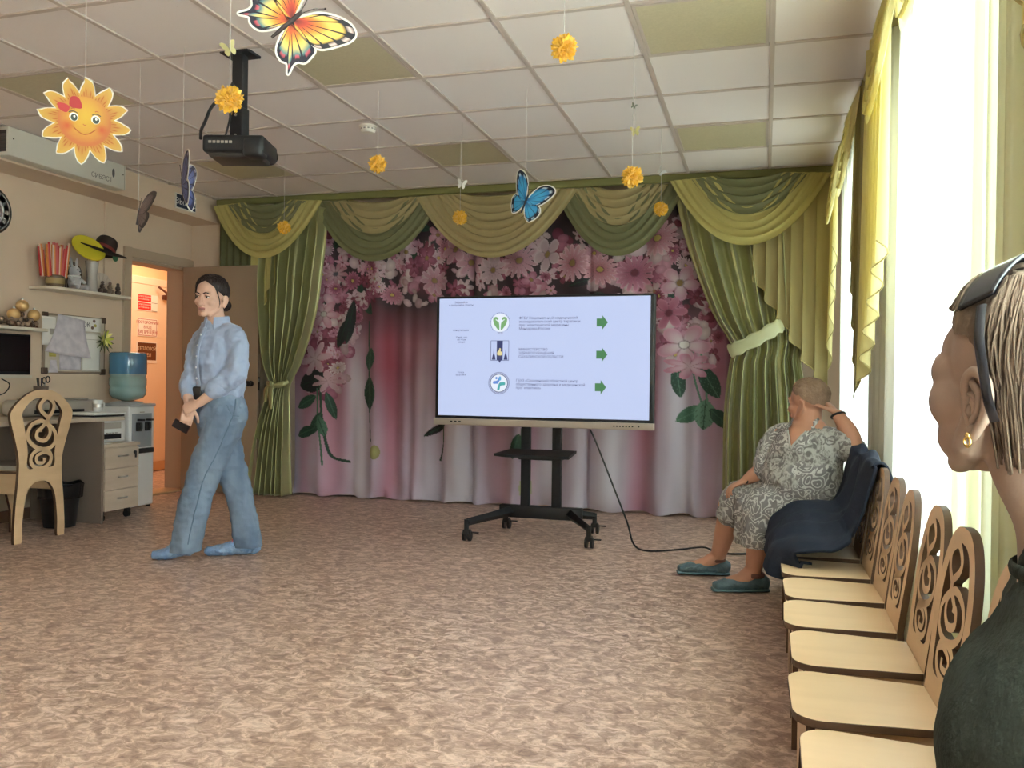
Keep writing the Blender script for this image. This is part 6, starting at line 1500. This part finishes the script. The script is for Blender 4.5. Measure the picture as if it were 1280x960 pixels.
for H, T_ in ((Vector((-.205, 4.82, 0)), Vector((-.425, 4.765, 0))), (Vector((.0, 4.50, 0)), Vector((-.215, 4.425, 0)))):
    d = T_-H; n_ = Vector((-d.y, d.x, 0)).normalized(); b = MB()
    tubeR(b, [H+Vector((0, 0, .045)), H+d*.3+Vector((0, 0, .042)), H+d*.7+Vector((0, 0, .038)), H+d*1.02+Vector((0, 0, .028))], [(.040, .042), (.044, .040), (.049, .034), (.036, .024)], 20, side=n_)
    sh_ = fuse(b, 'shoe', M_teal, p2, .005, 3); crumple(sh_, .003, 40, 1)
    b = MB(); b.tube(spline([H-d*.12+Vector((0, 0, .010)), H+d*.3+Vector((0, 0, .010)), H+d*.7+Vector((0, 0, .010)), H+d*1.12+Vector((0, 0, .010))], 5), [(.03+.024*math.sin(PI*(k+2)/19), .010) for k in range(16)], 12, side=n_); b.build('sole', M_sole, sh_)
    b = MB(); c0 = H+d*.18+Vector((0, 0, .085)); b.tube([c0+n_*.046*math.cos(a)+d.normalized()*.046*math.sin(a) for a in np.linspace(0, 2*PI, 26)], (.012, .006), 8, side=(0, 0, 1)); b.build('ankle_strap', mat('strap_brown%d' % int(H.y*100), (120, 78, 62), .6), sh_)

# ------------------------------------------------------------------ the person in green, close by
M_sk3 = skin('skin_near', (142, 118, 102))
hc3 = at(1279, 473, .945)
HM3 = hmat(hc3, (-.53, .848, .04), (-.02, .0, 1), 1.0)
b = MB(); head(b, HM3, 1.12, False)
i0 = len(b.v)
for s in (-1, 1): b.ell((.044, s*.048, -.028), (.034, .026, .034), 18, 12); b.ell((.050, s*.046, .006), (.030, .022, .026), 16, 10); b.ell((.034, s*.046, -.068), (.034, .022, .030), 16, 10)
b.ell((.035, 0, .03), (.050, .066, .05), 18, 12)
tubeR(b, [(-.030, 0, -.03), (-.026, -.006, -.085), (-.045, -.026, -.15), (-.062, -.040, -.22)], [(.060, .062), (.054, .058), (.053, .060), (.064, .085)], 24, side=(1, 0, 0)); xform(b, HM3, i0)
tx, ty = .346, 1.01
tubeR(b, [(tx, ty, .42), (tx, ty, .58), (tx, ty, .70), (tx, ty, .80), (tx-.005, ty+.01, .85)], [(.15, .12), (.14, .11), (.155, .115), (.14, .085), (.07, .06)], side=(0, 1, 0))
for s, yy in ((-1, ty-.165), (1, ty+.165)):
    S_, E2, W2 = (tx+.01, yy, .775), (tx-.02, yy+s*.03, .53), (tx-.21, yy-s*.05, .47)
    tubeR(b, [(tx, ty+s*.08, .80), S_, E2], [.06, .052, .042]); tubeR(b, [E2, ((E2[0]+W2[0])/2, (E2[1]+W2[1])/2, .51), W2], [.041, .037, .027]); hand(b, W2, (-1, -s*.25, -.12), (0, 0, -1), s, .35, .98)
    tubeR(b, [(tx-.02, ty+s*.09, .44), (tx-.40, ty+s*.09, .42), (tx-.42, ty+s*.09, .10), (tx-.50, ty+s*.09, .05)], [.085, .055, .040, .035])
p3 = tag(fuse(b, 'person', M_sk3, None, .0034, 8, .5), 'seated person in a dark green top with sunglasses pushed up into the hair', 'person')
for s_ in (-1, 1):
    b = MB(); e_ = lambda x, y, z: (x, s_*y, z+EARZ)
    out_ = [(-.012, .080, -.024), (-.006, .081, -.004), (-.006, .082, .010), (-.008, .084, .026), (-.020, .087, .036), (-.036, .089, .030), (-.042, .089, .012), (-.039, .088, -.006), (-.030, .086, -.020), (-.021, .084, -.032), (-.012, .081, -.034)]
    P_ = spline([e_(*p) for p in out_], 5)
    b.tube(P_, [.0045+.0016*math.sin(PI*k/(len(P_)-1)) for k in range(len(P_))], 10, round_=True)
    b.tube(spline([e_(-.018, .086, .024), e_(-.030, .0885, .012), (e_(-.028, .0875, -.006)), e_(-.019, .085, -.016)], 5), [.0040]*16, 8, round_=True)
    b.tube(spline([e_(-.010, .083, .012), e_(-.020, .085, .010), e_(-.026, .086, .002)], 5), .0030, 8, round_=True)
    b.ell(e_(-.013, .0825, -.006), (.0045, .005, .008), 12, 8); b.ell(e_(-.018, .083, -.029), (.008, .0055, .010), 14, 10)
    b.grid(lambda a, t: e_(-.024+.016*t*math.cos(2*PI*a)-.002*math.sin(2*PI*a)*t, .0835-.004*(1-t)+.003*t*(-math.cos(2*PI*a)*.5+.3), .001+.028*t*math.sin(2*PI*a)), 24, 5)
    b.ell(e_(-.022, .078, 0), (.015, .008, .026), 16, 10); xform(b, HM3); b.build('ear', M_sk3, p3, angle=0, merge=False)
face_parts(p3, HM3@Matrix.Translation((-.007, 0, 0)), brow=(120, 96, 74), tag_='c')
M_h3 = mat('hair_light_brown', (92, 76, 62), .75, spec=.2, var=(40, (112, 94, 78), (1, 1, .3)), bump=(150, .25))
hair_cap(HM3, ((0, 25, 45, 62, 78, 92, 108, 140, 180), (31, 30, 24, 14, 14, 2, -34, -54, -58)), .006, .0014, 70, 4, .004, 220, 60, seed=8).build('hair', M_h3, p3, angle=0)
r_ = random.Random(3); b = MB()
for k in range(190):       # locks swept forward over the brow and back over the crown
    a = r_.uniform(-1.15, 1.25); L_ = r_.uniform(.7, 1.0)
    el = [1.45, 1.15, .85, .62-.10*abs(a)*L_]
    P_ = []
    for q, e in enumerate(el):
        aa = a*(.35+.22*q)+.02*math.sin(k*3+q); rr = (.108, .110, .108, .104)[q]+r_.uniform(-.001, .004)
        P_.append((-.014+rr*.99*math.cos(aa)*math.cos(e)+.002*q, rr*.80*math.sin(aa)*math.cos(e), .028+rr*.90*math.sin(e)))
    Q = spline(P_, 4); b.tube(Q, [(.0022*math.sin(PI*(i+2)/(len(Q)+2))+.0004, .0012) for i in range(len(Q))], 5)
for k in range(330):       # locks behind the ear down to the nape
    a = r_.choice((-1, 1))*r_.uniform(1.75, 3.14); P_ = []
    for q, e in enumerate((.9, .45, .0, -.45)):
        aa = a+.05*math.sin(k+q*1.3); rr = (.110, .110, .108, .107)[q]+r_.uniform(-.001, .004)
        P_.append(Vector((-.014+rr*.99*math.cos(aa)*math.cos(e), rr*.81*math.sin(aa)*math.cos(e), .028+rr*.92*math.sin(e))))
    p_ = P_[-1]; u_ = r_.uniform(.7, 1.1); P_ += [Vector((p_.x*.97, p_.y*.90, p_.z-.040*u_)), Vector((p_.x*.86, p_.y*.74, p_.z-.078*u_))]
    Q = spline(P_, 4); b.tube(Q, [(.0026*math.sin(PI*(i+2)/(len(Q)+2))+.0004, .0014) for i in range(len(Q))], 5)
xform(b, HM3); b.build('hair_locks', M_h3, p3, angle=0)
M_sg = mat('sunglass_dark', (26, 26, 30), .22, spec=.6)
b = MB()
def lens(s, t): a = -.98+1.96*s; R_ = .1125-.003*abs(a); return (-.030+.058*t-.012*abs(a)*t, R_*.82*math.sin(a), .030+R_*math.cos(a)-.016*t)
b.grid(lens, 40, 8); xform(b, HM3); sg = b.build('sunglasses', M_sg, p3, solid=.004, angle=0)
for s in (-1, 1):
    b = MB(); P_ = spline([(-.020, s*.0795, .078), (-.032, s*.0930, .045), (-.044, s*.0985, .012), (-.052, s*.0985, -.020), (-.056, s*.0930, -.042)], 6); b.tube(P_, (.0065, .003), 8, side=(1, 0, 0)); xform(b, HM3); b.build('temple_arm', M_sg, sg)
    b = MB(); b.ell((-.018, s*.0900, EARZ-.032), (.0035, .003, .0035), 12, 8); b.tube([(-.018+.004*math.cos(a), s*.0900, EARZ-.039+.005*math.sin(a)) for a in np.linspace(0, 2*PI, 18)], .0016, 6); xform(b, HM3); b.build('earring', mat('gold%d' % s, (214, 180, 110), .25, metal=.9), p3)
M_green = mat('green_knit', (42, 45, 38), .9, spec=.2, var=(6, (48, 52, 43)), bump=(120, .25))
b = MB()
tubeR(b, [(tx, ty, .40), (tx-.01, ty, .54), (tx-.03, ty, .66), (tx-.012, ty, .76), (tx-.005, ty+.005, .825), (tx-.008, ty+.01, .85)], [(.17, .125), (.165, .125), (.175, .134), (.165, .106), (.105, .085), (.082, .074)], 26, side=(0, 1, 0))
for s in (-1, 1):
    yy = ty+s*.165; tubeR(b, [(tx, ty+s*.07, .79), (tx+.01, yy, .775), (tx-.005, yy+s*.015, .65), (tx-.02, yy+s*.03, .55)], [.072, .068, .062, .058])
tubeR(b, [(tx-.005, ty-.15, .775), (tx-.01, ty-.02, .835), (tx-.01, ty+.03, .835), (tx-.005, ty+.16, .775)], [.062, .068, .068, .062])
gs = fuse(b, 'green_top', M_green, p3, .007, 6, .5); crumple(gs, .006, 10, 7); crumple(gs, .002, 30, 8)
b = MB(); b.tube([(tx-.010+.078*math.cos(a), ty+.012+.082*math.sin(a), .856+.004*math.cos(a)) for a in np.linspace(0, 2*PI, 34)], (.008, .004), 8, side=(0, 0, 1)); b.build('neckband', M_green, gs)
M_tr = mat('dark_trousers', (44, 44, 50), .85); b = MB()
tubeR(b, [(tx, ty-.06, .44), (tx, ty+.06, .44)], [.14, .14])
for s in (-1, 1): tubeR(b, [(tx-.02, ty+s*.09, .44), (tx-.40, ty+s*.09, .425), (tx-.43, ty+s*.09, .25), (tx-.43, ty+s*.09, .10)], [.10, .075, .066, .058])
fuse(b, 'trousers', M_tr, p3, .009, 5)
for s in (-1, 1):
    b = MB(); tubeR(b, [(tx-.40, ty+s*.09, .045), (tx-.50, ty+s*.09, .04), (tx-.62, ty+s*.09, .03)], [(.042, .042), (.046, .036), (.034, .024)], side=(0, 1, 0)); b.build('shoe', M_black, p3)
